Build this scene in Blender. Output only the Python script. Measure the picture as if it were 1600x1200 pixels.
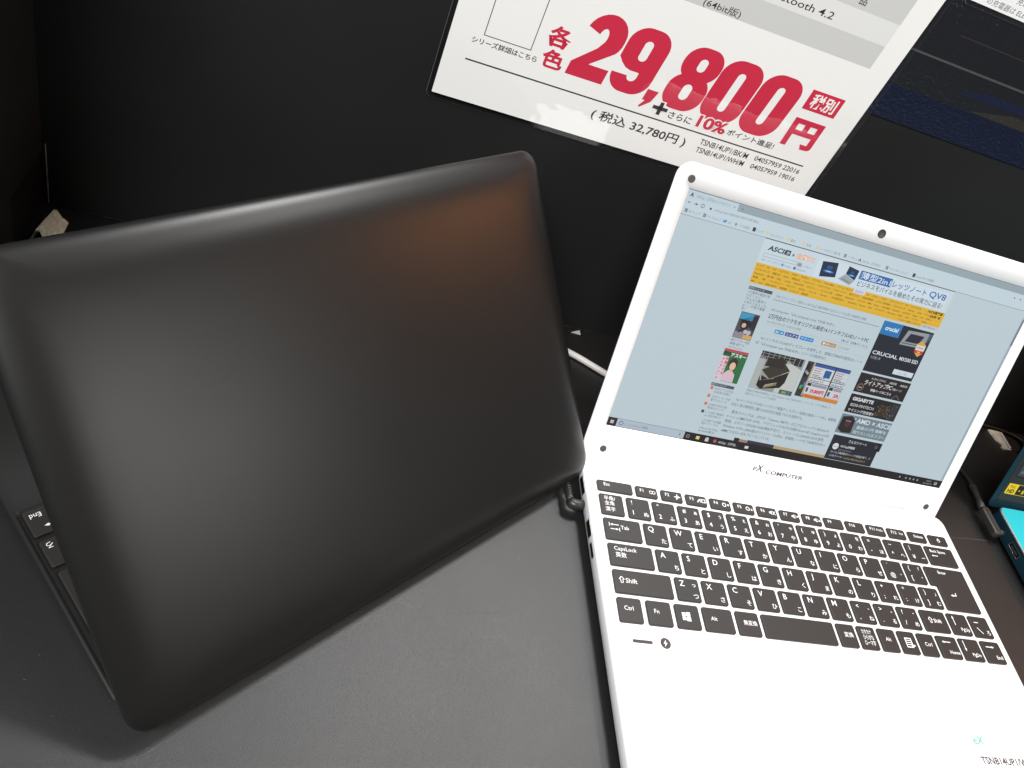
import bpy, bmesh, math, random
from mathutils import Vector, Matrix
random.seed(7)
sc = bpy.context.scene
for o in list(bpy.data.objects):
    bpy.data.objects.remove(o)
COL = sc.collection
rad = math.radians

# ------------------------------------------------------------------ camera
cam_d = bpy.data.cameras.new('camera')
cam_d.sensor_fit = 'HORIZONTAL'; cam_d.sensor_width = 36.0
cam_d.lens = 1258.8 / 1600 * 36.0
cam_d.clip_start = 0.01; cam_d.clip_end = 60
cam = bpy.data.objects.new('camera', cam_d); COL.objects.link(cam)
CR = Vector((0.93715852, -0.06345306, 0.34308544)); CU = Vector((-0.18729146, 0.73815014, 0.64811749))
CF = Vector((0.2943736, 0.6716458, -0.67987947))
cm = Matrix.Identity(4)
for i in range(3):
    cm[i][0] = CR[i]; cm[i][1] = CU[i]; cm[i][2] = -CF[i]
cm.translation = Vector((-0.24371607, -0.37027776, 0.4368))
cam.matrix_world = cm
sc.camera = cam

# ------------------------------------------------------------------ world, lamps, exposure
w = bpy.data.worlds.new('World'); sc.world = w; w.use_nodes = True
bg = w.node_tree.nodes['Background']
bg.inputs[0].default_value = (1.0, 0.99, 0.99, 1); bg.inputs[1].default_value = 0.07
sc.view_settings.view_transform = 'Standard'; sc.view_settings.look = 'None'
sc.view_settings.exposure = 0; sc.view_settings.gamma = 1; sc.view_settings.use_curve_mapping = False

def area(name, loc, target, sx, sy, power, col):
    d = bpy.data.lights.new(name, 'AREA'); d.shape = 'RECTANGLE'; d.size = sx; d.size_y = sy
    d.energy = power; d.color = col
    o = bpy.data.objects.new(name, d); COL.objects.link(o)
    o.location = loc
    o.rotation_euler = (Vector(target) - Vector(loc)).to_track_quat('-Z', 'Y').to_euler()
    return o
area('ceiling_light_behind_display', (0.36, 0.62, 1.84), (-0.10, -0.17, 0.0), 0.36, 0.22, 24, (1.0, 0.99, 0.985))
area('ceiling_light_above_right', (1.00, 0.15, 2.00), (0.2, 0.0, 0.0), 0.5, 0.3, 10, (1.0, 0.98, 0.96))
area('ceiling_light_front', (-1.0, -1.35, 1.95), (0.05, 0.1, 0.1), 1.2, 0.8, 84, (1.0, 0.99, 0.985))
area('shop_light_front_right', (1.18, -1.10, 1.07), (-0.2, -0.1, 0.1), 0.55, 0.5, 8.0, (1.0, 0.985, 0.95))
area('orange_reflection_stand_in', (0.98, -0.015, 0.81), (-0.15, 0.04, 0.17), 0.24, 0.06, 1.5, (1.0, 0.36, 0.10))  # added lamp: stands in for an orange object mirrored in the black lid

# ------------------------------------------------------------------ helpers
def lin(c):
    return tuple((x / 12.92 if x <= 0.04045 else ((x + 0.055) / 1.055) ** 2.4) for x in (v / 255.0 for v in c))

def mat(name, base=(0.5, 0.5, 0.5), rough=0.5, metal=0.0, spec=0.5, coat=0.0, coat_rough=0.1, noise=None, bump=None, rvar=None):
    m = bpy.data.materials.new(name); m.use_nodes = True
    nt = m.node_tree; b = nt.nodes['Principled BSDF']
    b.inputs['Base Color'].default_value = (*base, 1)
    b.inputs['Roughness'].default_value = rough
    b.inputs['Metallic'].default_value = metal
    b.inputs['Specular IOR Level'].default_value = spec
    b.inputs['Coat Weight'].default_value = coat
    b.inputs['Coat Roughness'].default_value = coat_rough
    tc = None
    def tex(scale, detail=4, kind='ShaderNodeTexNoise'):
        nonlocal tc
        if tc is None: tc = nt.nodes.new('ShaderNodeTexCoord')
        n = nt.nodes.new(kind); n.inputs['Scale'].default_value = scale
        if 'Detail' in n.inputs: n.inputs['Detail'].default_value = detail
        nt.links.new(tc.outputs['Object'], n.inputs['Vector'])
        return n
    if noise:                                  # (scale, dark factor, light factor)
        n = tex(noise[0]); r = nt.nodes.new('ShaderNodeValToRGB')
        r.color_ramp.elements[0].position = 0.3; r.color_ramp.elements[1].position = 0.7
        r.color_ramp.elements[0].color = (*[x * noise[1] for x in base], 1)
        r.color_ramp.elements[1].color = (*[x * noise[2] for x in base], 1)
        nt.links.new(n.outputs['Fac'], r.inputs['Fac']); nt.links.new(r.outputs['Color'], b.inputs['Base Color'])
    if rvar:                                   # (scale, low, high)
        n = tex(rvar[0]); mr = nt.nodes.new('ShaderNodeMapRange')
        mr.inputs['From Min'].default_value = 0.3; mr.inputs['From Max'].default_value = 0.7
        mr.inputs['To Min'].default_value = rvar[1]; mr.inputs['To Max'].default_value = rvar[2]
        nt.links.new(n.outputs['Fac'], mr.inputs['Value']); nt.links.new(mr.outputs['Result'], b.inputs['Roughness'])
    if bump:                                   # (scale, strength, distance)
        n = tex(bump[0], 5); bp = nt.nodes.new('ShaderNodeBump')
        bp.inputs['Strength'].default_value = bump[1]; bp.inputs['Distance'].default_value = bump[2]
        nt.links.new(n.outputs['Fac'], bp.inputs['Height']); nt.links.new(bp.outputs['Normal'], b.inputs['Normal'])
    return m

M = {}
M['table'] = mat('table_leatherette', (0.0042, 0.0041, 0.0040), 0.44, spec=0.82, noise=(1500, 0.4, 2.0), bump=(2600, 0.55, 0.00025), rvar=(6, 0.40, 0.47))
M['wall'] = mat('black_board', (0.0130, 0.0128, 0.0127), 0.55, spec=0.28, noise=(7, 0.85, 1.15), bump=(1500, 0.15, 0.0002))
M['white_plastic'] = mat('white_plastic', (0.86, 0.86, 0.86), 0.38, spec=0.4, bump=(2500, 0.05, 0.0001))
M['black_shell'] = mat('black_satin_paint', (0.0085, 0.0082, 0.0080), 0.34, spec=0.36, noise=(2600, 0.75, 1.3), bump=(3200, 0.12, 0.00008), rvar=(9, 0.32, 0.345))
M['black_deck'] = mat('black_deck_plastic', (0.013, 0.0127, 0.0124), 0.40, spec=0.4, bump=(2500, 0.1, 0.0001))
M['key'] = mat('black_key_plastic', (0.020, 0.0175, 0.0165), 0.5, spec=0.5, noise=(1200, 0.9, 1.1), bump=(3000, 0.1, 0.00008))
M['legend'] = mat('white_key_print', (0.85, 0.85, 0.85), 0.6, spec=0.2)
M['dark_print'] = mat('dark_grey_print', (0.07, 0.06, 0.06), 0.6, spec=0.2)
M['faint_print'] = mat('grey_print', (0.25, 0.25, 0.25), 0.6, spec=0.2)
M['green_print'] = mat('green_print', (0.10, 0.42, 0.36), 0.6, spec=0.2)
M['rubber'] = mat('grey_rubber', (0.07, 0.062, 0.06), 0.6, spec=0.3)
M['black_plastic'] = mat('black_plastic', (0.02, 0.019, 0.018), 0.38, spec=0.5)
M['plug_plastic'] = mat('black_plug_plastic', (0.03, 0.029, 0.027), 0.45, spec=0.5, bump=(1500, 0.1, 0.0001))
M['metal'] = mat('brass_metal', (0.75, 0.55, 0.35), 0.25, metal=1.0)
M['steel'] = mat('steel', (0.6, 0.6, 0.6), 0.3, metal=1.0)
M['hole'] = mat('dark_opening', (0.006, 0.006, 0.006), 0.6, spec=0.2)
M['cable_white'] = mat('white_cable_jacket', (0.72, 0.69, 0.66), 0.45)
M['cable_black'] = mat('black_cable_jacket', (0.016, 0.016, 0.016), 0.45)
M['card'] = mat('beige_card', (0.86, 0.79, 0.62), 0.8, spec=0.2, noise=(300, 0.75, 1.1), bump=(500, 0.3, 0.0004))
M['grey_card'] = mat('grey_card', (0.40, 0.39, 0.37), 0.8, spec=0.2, noise=(300, 0.75, 1.1))
M['teal_deck'] = mat('turquoise_deck', (0.02, 0.44, 0.50), 0.42, spec=0.4, bump=(1200, 0.2, 0.0001))
M['teal_side'] = mat('dark_teal_side', (0.004, 0.026, 0.040), 0.35, spec=0.5)
M['bezel'] = mat('black_bezel', (0.025, 0.023, 0.022), 0.3, spec=0.5)
M['dust'] = mat('pale_scuff', (0.16, 0.157, 0.153), 0.7, spec=0.2)
M['scrap'] = mat('white_scrap', (0.7, 0.7, 0.7), 0.8, spec=0.2)
M['pane_off'] = mat('dark_screen', (0.008, 0.008, 0.009), 0.25)

def attr_material(name, emit=0.0, rough=0.6, coat=0.0, coat_rough=0.05, spec=0.2, wrinkle=None):
    m = bpy.data.materials.new(name); m.use_nodes = True
    nt = m.node_tree; b = nt.nodes['Principled BSDF']
    a = nt.nodes.new('ShaderNodeAttribute'); a.attribute_name = 'Col'
    b.inputs['Roughness'].default_value = rough; b.inputs['Specular IOR Level'].default_value = spec
    b.inputs['Coat Weight'].default_value = coat; b.inputs['Coat Roughness'].default_value = coat_rough; b.inputs['Coat IOR'].default_value = 1.8
    if emit > 0:
        b.inputs['Base Color'].default_value = (0.012, 0.012, 0.013, 1)
        nt.links.new(a.outputs['Color'], b.inputs['Emission Color']); b.inputs['Emission Strength'].default_value = emit
    else:
        nt.links.new(a.outputs['Color'], b.inputs['Base Color'])
    if wrinkle:
        tc = nt.nodes.new('ShaderNodeTexCoord'); n = nt.nodes.new('ShaderNodeTexNoise'); n.inputs['Scale'].default_value = wrinkle[0]
        n.inputs['Detail'].default_value = 3
        bp = nt.nodes.new('ShaderNodeBump'); bp.inputs['Strength'].default_value = wrinkle[1]; bp.inputs['Distance'].default_value = wrinkle[2]
        nt.links.new(tc.outputs['Object'], n.inputs['Vector']); nt.links.new(n.outputs['Fac'], bp.inputs['Height'])
        nt.links.new(bp.outputs['Normal'], b.inputs['Coat Normal'])
    return m
M['screen'] = attr_material('lit_screen', emit=1.03, rough=0.40, spec=0.16)
M['sign_print'] = attr_material('laminated_print', rough=0.55, coat=1.0, coat_rough=0.03, wrinkle=(22, 0.35, 0.003))
M['flat_print'] = attr_material('sticker_print', rough=0.4)
M['poster_print_and_reflections'] = attr_material('black_poster_print_and_reflections', rough=0.35, coat=0.7, coat_rough=0.12, spec=0.3, wrinkle=(420, 0.36, 0.002))

def film_material():
    m = bpy.data.materials.new('clear_laminate'); m.use_nodes = True
    nt = m.node_tree; nt.nodes.clear()
    out = nt.nodes.new('ShaderNodeOutputMaterial'); mix = nt.nodes.new('ShaderNodeMixShader')
    tr = nt.nodes.new('ShaderNodeBsdfTransparent'); gl = nt.nodes.new('ShaderNodeBsdfGlossy')
    tr.inputs['Color'].default_value = (0.90, 0.91, 0.94, 1)
    gl.inputs['Roughness'].default_value = 0.08
    fr = nt.nodes.new('ShaderNodeFresnel'); fr.inputs['IOR'].default_value = 1.5
    nt.links.new(fr.outputs[0], mix.inputs[0]); nt.links.new(tr.outputs[0], mix.inputs[1]); nt.links.new(gl.outputs[0], mix.inputs[2])
    nt.links.new(mix.outputs[0], out.inputs['Surface'])
    return m
M['film'] = film_material()
M['film_edge'] = mat('laminate_edge', (0.10, 0.105, 0.12), 0.2, spec=0.6)

def make(name, verts, faces, mats, parent=None, fmat=None, smooth=False, loc=None, fcol=None):
    me = bpy.data.meshes.new(name)
    me.from_pydata([tuple(v) for v in verts], [], [tuple(f) for f in faces]); me.update()
    if not isinstance(mats, (list, tuple)): mats = [mats]
    for m in mats: me.materials.append(M[m] if isinstance(m, str) else m)
    if fmat: me.polygons.foreach_set('material_index', fmat)
    if fcol:
        ca = me.color_attributes.new('Col', 'FLOAT_COLOR', 'CORNER'); k = 0
        flat = []
        for p in me.polygons: flat += [*fcol[p.index], 1.0] * p.loop_total
        ca.data.foreach_set('color', flat)
    if smooth:
        me.polygons.foreach_set('use_smooth', [True] * len(me.polygons))
    o = bpy.data.objects.new(name, me); COL.objects.link(o)
    if parent: o.parent = parent
    if loc: o.location = loc
    return o

def empty(name, mw=None):
    o = bpy.data.objects.new(name, None); COL.objects.link(o); o.empty_display_size = 0.02
    if mw is not None: o.matrix_world = mw
    return o
def tag(o, label, cat, group=None):
    o['label'] = label; o['category'] = cat
    if group: o['group'] = group
    return o
def structure(o):
    o['kind'] = 'structure'; return o
def frame(o, x, y, z):
    m = Matrix.Identity(4)
    for i in range(3):
        m[i][0] = x[i]; m[i][1] = y[i]; m[i][2] = z[i]
    m.translation = Vector(o); return m

def rrect(x0, y0, x1, y1, r, seg=4):
    r = max(min(r, (x1 - x0) / 2 - 1e-5, (y1 - y0) / 2 - 1e-5), 1e-5)
    pts = []
    for cx, cy, a0 in ((x1 - r, y0 + r, -90), (x1 - r, y1 - r, 0), (x0 + r, y1 - r, 90), (x0 + r, y0 + r, 180)):
        for k in range(seg + 1):
            a = rad(a0 + 90 * k / seg); pts.append((cx + r * math.cos(a), cy + r * math.sin(a)))
    return pts
def loft(loops, cap0=True, cap1=True):
    """loops: list of equal-length lists of 3-D points -> verts, faces"""
    n = len(loops[0]); V = [p for l in loops for p in l]; F = []
    for i in range(len(loops) - 1):
        for k in range(n):
            a = i * n + k; b = i * n + (k + 1) % n
            F.append((a, b, b + n, a + n))
    if cap0: F.append(tuple(range(n - 1, -1, -1)))
    if cap1: F.append(tuple(range((len(loops) - 1) * n, len(loops) * n)))
    return V, F
def box_vf(x0, y0, z0, x1, y1, z1):
    return loft([[(x0, y0, z0), (x1, y0, z0), (x1, y1, z0), (x0, y1, z0)], [(x0, y0, z1), (x1, y0, z1), (x1, y1, z1), (x0, y1, z1)]])
def join(*vfs):
    V = []; F = []
    for v, f in vfs:
        o = len(V); V += list(v); F += [tuple(i + o for i in q) for q in f]
    return V, F
def tube(pts, r, seg=10, caps=True):
    pts = [Vector(p) for p in pts]; loops = []
    rr = r if isinstance(r, (list, tuple)) else [r] * len(pts)
    up = Vector((0, 0, 1))
    for i, p in enumerate(pts):
        d = (pts[min(i + 1, len(pts) - 1)] - pts[max(i - 1, 0)]).normalized()
        s = d.cross(up)
        if s.length < 1e-4: s = Vector((1, 0, 0))
        s.normalize(); u = s.cross(d)
        loops.append([tuple(p + (s * math.cos(2 * math.pi * k / seg) + u * math.sin(2 * math.pi * k / seg)) * rr[i]) for k in range(seg)])
    return loft(loops, caps, caps)
def spline(pts, n=8):
    P = [Vector(p) for p in pts]; P = [P[0] * 2 - P[1]] + P + [P[-1] * 2 - P[-2]]; out = []
    for i in range(1, len(P) - 2):
        for k in range(n):
            t = k / n; a, b, c, d = P[i - 1], P[i], P[i + 1], P[i + 2]
            out.append(0.5 * ((2 * b) + (c - a) * t + (2 * a - 5 * b + 4 * c - d) * t * t + (3 * b - a - 3 * c + d) * t ** 3))
    out.append(P[-2]); return out

# ------------------------------------------------------------------ flat print (lettering, screens)
_tc = {}
def glyphs(s, bold=0.0, res=3):
    k = (s, bold, res)
    if k not in _tc:
        c = bpy.data.curves.new('t', 'FONT'); c.body = s; c.size = 1; c.resolution_u = res; c.offset = bold
        o = bpy.data.objects.new('t', c); me = bpy.data.meshes.new_from_object(o)
        V = [(v.co.x, v.co.y) for v in me.vertices]; F = [tuple(p.vertices) for p in me.polygons]
        bpy.data.objects.remove(o); bpy.data.curves.remove(c); bpy.data.meshes.remove(me)
        _tc[k] = (V, F)
    return _tc[k]

class Print:
    """flat coloured pieces in millimetres on a plane, each new piece a hair above the last layer"""
    def __init__(self, dz=0.02):
        self.V = []; self.F = []; self.C = []; self.z = 0; self.dz = dz
    def layer(self): self.z += self.dz
    def poly(self, pts, col):
        o = len(self.V); self.V += [(x, y, self.z) for x, y in pts]; self.F.append(tuple(range(o, o + len(pts)))); self.C.append(lin(col))
    def rect(self, x0, y0, x1, y1, col): self.poly([(x0, y0), (x1, y0), (x1, y1), (x0, y1)], col)
    def line(self, x0, y0, x1, y1, t, col):
        d = Vector((x1 - x0, y1 - y0)).normalized(); n = Vector((-d.y, d.x)) * t / 2
        self.poly([(x0 - n.x, y0 - n.y), (x1 - n.x, y1 - n.y), (x1 + n.x, y1 + n.y), (x0 + n.x, y0 + n.y)], col)
    def outline(self, x0, y0, x1, y1, t, col):
        self.rect(x0, y0, x1, y0 + t, col); self.rect(x0, y1 - t, x1, y1, col); self.rect(x0, y0 + t, x0 + t, y1 - t, col); self.rect(x1 - t, y0 + t, x1, y1 - t, col)
    def disc(self, x, y, r, col, n=20, ry=None):
        self.poly([(x + r * math.cos(2 * math.pi * k / n), y + (ry or r) * math.sin(2 * math.pi * k / n)) for k in range(n)], col)
    def ring(self, x, y, r0, r1, col, n=20):
        for k in range(n):
            a, b = 2 * math.pi * k / n, 2 * math.pi * (k + 1) / n
            self.poly([(x + r0 * math.cos(a), y + r0 * math.sin(a)), (x + r1 * math.cos(a), y + r1 * math.sin(a)), (x + r1 * math.cos(b), y + r1 * math.sin(b)), (x + r0 * math.cos(b), y + r0 * math.sin(b))], col)
    def arrow(self, x0, y0, x1, y1, t, h, col):
        d = Vector((x1 - x0, y1 - y0)).normalized(); n = Vector((-d.y, d.x)); e = Vector((x1, y1)); m = e - d * h * 1.5
        self.line(x0, y0, m.x, m.y, t, col)
        self.poly([tuple(e), tuple(m + n * h / 1.6), tuple(m - n * h / 1.6)], col)
    def raw(self, V, F, col):
        o = len(self.V); self.V += [(x, y, self.z) for x, y in V]
        for f in F: self.F.append(tuple(i + o for i in f)); self.C.append(lin(col))
    def fit(self, s, x0, y0, x1, y1, col, bold=0.0, res=3, slant=0.0):
        V, F = glyphs(s, bold, res)
        a = min(v[0] for v in V); b = max(v[0] for v in V); c = min(v[1] for v in V); d = max(v[1] for v in V)
        V = [(x0 + (x - a) / (b - a) * (x1 - x0), y0 + (y - c) / (d - c) * (y1 - y0)) for x, y in V]
        self.raw([(x + slant * (y - y0), y) for x, y in V], F, col)
    def text(self, s, x, y, size, col, bold=0.0, anchor='l', width=None, slant=0.0, res=2):
        V, F = glyphs(s, bold, res)
        if not V: return
        a = min(v[0] for v in V); b = max(v[0] for v in V)
        k = size if width is None else width / (b - a)
        off = {'l': -a * k, 'c': -(a + b) / 2 * k, 'r': -b * k}[anchor]
        self.raw([(x + off + vx * k + slant * vy * size, y + vy * size) for vx, vy in V], F, col)
    def build(self, name, m, parent, loc=None, extra=None):
        V = [(x / 1000, y / 1000, z / 1000) for x, y, z in self.V]
        return make(name, V, self.F, m, parent, fcol=self.C, loc=loc)

# ================================================================== SETTING
TABLE_X0, TABLE_X1, TABLE_Y0 = -0.95, 1.25, -0.75
WA = rad(-0.73)
WT = Vector((math.cos(WA), math.sin(WA), 0)); WN = Vector((-math.sin(WA), math.cos(WA), 0))
WC = 0.1444 * math.cos(WA)
def wall_frame(off=0.0):
    return frame(WN * (WC - off), WT, (0, 0, 1), -WN)      # local x along wall, y up, z out of the wall

V, F = box_vf(TABLE_X0, TABLE_Y0, -0.03, TABLE_X1, 0.20, 0.0)
table = structure(make('table', V, F, 'table'))
# scuffs and dust on the table cover: raised flecks of lint and scratches
sV = []; sF = []
def scuff(x0, y0, x1, y1, t):
    d = Vector((x1 - x0, y1 - y0)).normalized(); n = Vector((-d.y, d.x)) * t / 2; o = len(sV)
    sV.extend([(x0, y0, 0.0002), (x1 - n.x, y1 - n.y, 0.0002), (x1 + n.x, y1 + n.y, 0.0002), (x0 + n.x * .5, y0 + n.y * .5, 0.0003)]); sF.append((o, o + 1, o + 2, o + 3))
for a in ((-.138, -.1339, -.1275, -.1402, .00035), (-.1000, -.1424, -.0880, -.1400, .00016), (-.0885, -.1401, -.0780, -.1370, .0002), (-.0785, -.1371, -.0690, -.1336, .00016), (-.168, -.186, -.158, -.199, .0002), (-.157, -.1995, -.1515, -.210, .00016), (-.112, -.148, -.094, -.1416, .00018), (.352, -.0185, .397, -.0150, .0003)):
    scuff(*a)
for k in range(150):
    x = random.uniform(-.33, .02) if k < 95 else random.uniform(.33, .46); y = random.uniform(-.30, .10); a = random.uniform(0, 6.28); l = random.uniform(.0004, .0016)
    scuff(x, y, x + l * math.cos(a), y + l * math.sin(a), random.uniform(.00015, .00035))
dust = make('lint_and_scuffs', sV, sF, 'dust', table); dust['kind'] = 'stuff'

WH = 0.392
V, F = box_vf(-0.47, 0.0, -0.012, 0.95, WH, 0.0)
wall = structure(make('wall_back', V, F, 'wall')); wall.matrix_world = wall_frame() @ Matrix.Translation((0, 0.0012, 0))
V, F = box_vf(-0.398, 0.0002, -0.0115, 0.95, 0.0009, -0.0008)
strip = make('wall_edge_strip', V, F, 'grey_card', wall); strip.location = (0, -0.0012 + 0.0001, 0)
V, F = box_vf(-.4162, .001, .0002, -.4156, .052, .0006); make('wall_corner_edge', V, F, 'grey_card', wall)
# left panel with a cable notch in its lower rear corner
X0, X1 = -0.4560, -0.4163
prof = [(-0.05, 0.0008), (0.086, 0.0008), (0.0862, 0.0503), (0.1494, 0.0484), (0.1494, WH), (-0.05, WH)]
V, F = loft([[(X0, y, z) for y, z in prof], [(X1, y, z) for y, z in prof]])
wl_ = structure(make('wall_left', V, F, 'wall'))
V, F = box_vf(-.4555, .0864, .0004, -.4182, .1493, .0500); make('notch_dark_fill', V, F, 'hole', wl_)  # black block added to give the notch its dark inside
V, F = box_vf(-0.470, -0.05, 0.0, -0.4570, 0.1490, WH)
structure(make('notch_light_block', V, F, 'wall'))  # unseen slab added behind the notch to keep it dark

# ================================================================== LAPTOPS
# laptop frame in millimetres: x right along the hinge, y towards the back, z up from the table
P = 20.95
ROWY = {'f': -34.1, 'n': -46.1, 'q': -66.3, 'a': -86.4, 'z': -106.5, 'b': -126.7}
KH = 17.2; FH = 9.1; KTOP = 18.2; WELL = 16.5; DECK = 17.5
W_ = (250, 250, 250)
KEYS = []                      # x0, x1, ytop, ybottom, list of marks
def add_key(x0, x1, row, marks=(), h=None):
    y1 = ROWY[row]; KEYS.append((x0, x1, y1, y1 - (h or (FH if row == 'f' else KH)), list(marks)))
def T(s, x, y, size=5.4, bold=0.002, width=None, anchor='l'): return ('t', s, x, y, size, bold, width, anchor)
def small(s, x=2.6, y=-5.6): return T(s, x, y, 3.6, 0.002)
# function row
add_key(-2.4, 25.6, 'f', [T('Esc', 5, -4.6, 3.9, .002)])
icons = {'F1': [('o', 12.2, -4.2, 1.25, .45), ('o', 14.4, -4.2, 1.25, .45)], 'F2': [('a', 10.6, -4.6, 16.0, -4.6, .7, 2.2), ('l', 13.4, -2.2, 12.2, -7.0, .8)],
         'F3': [('l', 9.4, -6, 11.6, -3.4, 1.0), ('l', 12.2, -6, 12.2, -2.6, .45), ('r', 13, -6.0, 16.4, -2.8), ], 'F4': [('o', 12, -4.4, 1.5, .6), ('v', 15.4, -3.6, 1)],
         'F5': [('o', 12, -4.4, 1.5, .6), ('v', 15.4, -5.6, -1)], 'F6': [('s', 12.2, -4.5), ('l', 13.6, -2.9, 16, -6.2, .55), ('l', 13.6, -6.2, 16, -2.9, .55)],
         'F7': [('s', 12.2, -4.5), ('o', 13.2, -4.5, 1.3, .4), ('v', 16, -3.6, .9)], 'F8': [('s', 12.2, -4.5), ('o', 13.2, -4.5, 1.3, .4), ('v', 16, -5.4, -.9)]}
for i in range(12):
    n = 'F%d' % (i + 1); x = 28.6 + 20.9 * i
    mk = [T(n, 3.2, -5.0, 3.9, .002)] + icons.get(n, [])
    if n == 'F11': mk = [T('F11', 2.6, -5.0, 3.9, .002), T('PrtSc', 9.2, -5.0, 3.0, .002)]
    if n == 'F12': mk = [T('F12', 3.2, -5.0, 3.9, .002), T('Ins', 11.4, -5.0, 3.4, .002)]
    add_key(x, x + 17.6, 'f', mk)
add_key(279.9, 297.5, 'f', [T('Delete', 5, -5.2, 3.5, .006)])
add_key(301.2, 319.6, 'f', [('o', 9.3, -4.8, 1.35, .5), ('l', 9.3, -2.4, 9.3, -4.6, .6)])
# number row
add_key(-2.4, 15.8, 'n', [T('半角/', 3.2, -5.0, 4.0, .002), T('全角', 3.2, -9.2, 4.0, .002), T('漢字', 3.2, -14.2, 4.0, .002)])
num = [('!', '1', 'ぬ', ''), ('"', '2', 'ふ', ''), ('#', '3', 'あ', 'ぁ'), ('$', '4', 'う', 'ぅ'), ('%', '5', 'え', 'ぇ'), ('&', '6', 'お', 'ぉ'), ("'", '7', 'や', 'ゃ'), ('(', '8', 'ゆ', 'ゅ'), (')', '9', 'よ', 'ょ'), ('', '0', 'わ', 'を'), ('=', '-', 'ほ', ''), ('~', '^', 'へ', ''), ('|', '¥', 'ー', '')]
def quad(a, b, c, d):
    mk = []
    if a: mk.append(T(a, 3.4, -5.8, 5.0, .002))
    if b: mk.append(T(b, 3.4, -14.3, 5.2, .002))
    if c: mk.append(T(c, 14.0, -14.6, 4.3, .004, None, 'c'))
    if d: mk.append(T(d, 14.2, -6.0, 4.0, .004, None, 'c'))
    return mk
for i, q in enumerate(num): add_key(19 + P * i, 37 + P * i, 'n', quad(*q))
add_key(291.3, 319.8, 'n', [T('Back Space', 4.0, -5.4, 3.6, .006), ('a', 10.2, -8.6, 3.9, -8.6, .6, 1.3)])
# Q row
add_key(-2.2, 26.0, 'q', [('a', 11, -5.2, 4.4, -5.2, .55, 1.3), ('l', 3.8, -3.7, 3.8, -6.7, .5), ('a', 4.2, -8.8, 10.6, -8.8, .55, 1.3), ('l', 11.2, -7.3, 11.2, -10.3, .5), T('Tab', 12.4, -8.2, 4.2, .002)])
for i, (a, b) in enumerate(zip('QWERTYUIOP', 'たていすかんなにらせ')):
    add_key(28.9 + P * i, 46.9 + P * i, 'q', [T(a, 3.0, -6.4, 6.0, .002), T(b, 14.0, -14.8, 4.6, .004, None, 'c')])
add_key(28.9 + P * 10, 46.9 + P * 10, 'q', quad('`', '@', '゛', ''))
add_key(28.9 + P * 11, 46.9 + P * 11, 'q', quad('{', '[', '゜', '「'))
KEYS.append(('enter', 280.3, 286.4, 320.0, -66.3, -83.0, -103.4, [T('Enter', 12.5, -5.4, 3.8, .006), ('a', 21, -24.0, 15.2, -24.0, .7, 1.6), ('l', 20.7, -24.0, 20.7, -21.6, .7)]))
# A row
add_key(-2.0, 31.5, 'a', [T('CapsLock', 4.2, -5.4, 4.3, .002), T('英数', 4.6, -10.4, 4.2, .004)])
for i, (a, b) in enumerate(zip('ASDFGHJKL', 'ちとしはきくまのり')):
    add_key(34.4 + P * i, 52.4 + P * i, 'a', [T(a, 3.0, -6.4, 6.0, .002), T(b, 14.0, -14.8, 4.6, .004, None, 'c')])
for i, q in enumerate([('+', ';', 'れ', ''), ('*', ':', 'け', ''), ('}', ']', 'む', '」')]): add_key(34.4 + P * (9 + i), 52.4 + P * (9 + i), 'a', quad(*q))
# Z row
shift_arrow = lambda x, y: [('l', x, y, x + 1.9, y + 2.1, .5), ('l', x + 3.8, y, x + 1.9, y + 2.1, .5), ('l', x, y, x + 1.1, y, .45), ('l', x + 2.7, y, x + 3.8, y, .45), ('l', x + 1.1, y, x + 1.1, y - 2.4, .45), ('l', x + 2.7, y, x + 2.7, y - 2.4, .45), ('l', x + 1.0, y - 2.4, x + 2.8, y - 2.4, .45)]
add_key(-1.8, 41.7, 'z', shift_arrow(3.8, -7.2) + [T('Shift', 8.6, -9.4, 4.9, .002)])
for i, (a, b) in enumerate(zip('ZXCVBNM', 'つさそひこみも')):
    add_key(44.8 + P * i, 62.8 + P * i, 'z', [T(a, 3.0, -6.4, 6.0, .002), T(b, 14.0, -14.8, 4.6, .004, None, 'c')] + ([T('っ', 14.0, -6.2, 4.0, .004, None, 'c')] if a == 'Z' else []))
for i, q in enumerate([('<', ',', 'ね', '、'), ('>', '.', 'る', '。'), ('?', '/', 'め', '・')]): add_key(44.8 + P * (7 + i), 62.8 + P * (7 + i), 'z', quad(*q))
add_key(255.0, 278.6, 'z', shift_arrow(5.6, -7.6) + [T('Shift', 10.4, -9.6, 4.3, .006)])
add_key(281.6, 299.8, 'z', [('a', 4.4, -9.6, 4.4, -1.8, .6, 1.5), T('PgUp', 8.4, -13.9, 3.9, .006)])
add_key(302.8, 320.9, 'z', [('l', 3.4, -5.2, 7.6, -5.2, .6), ('l', 4.2, -9.4, 8.2, -14.2, .6), T('ろ', 14.0, -14.6, 4.5, .004, None, 'c')])
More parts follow.
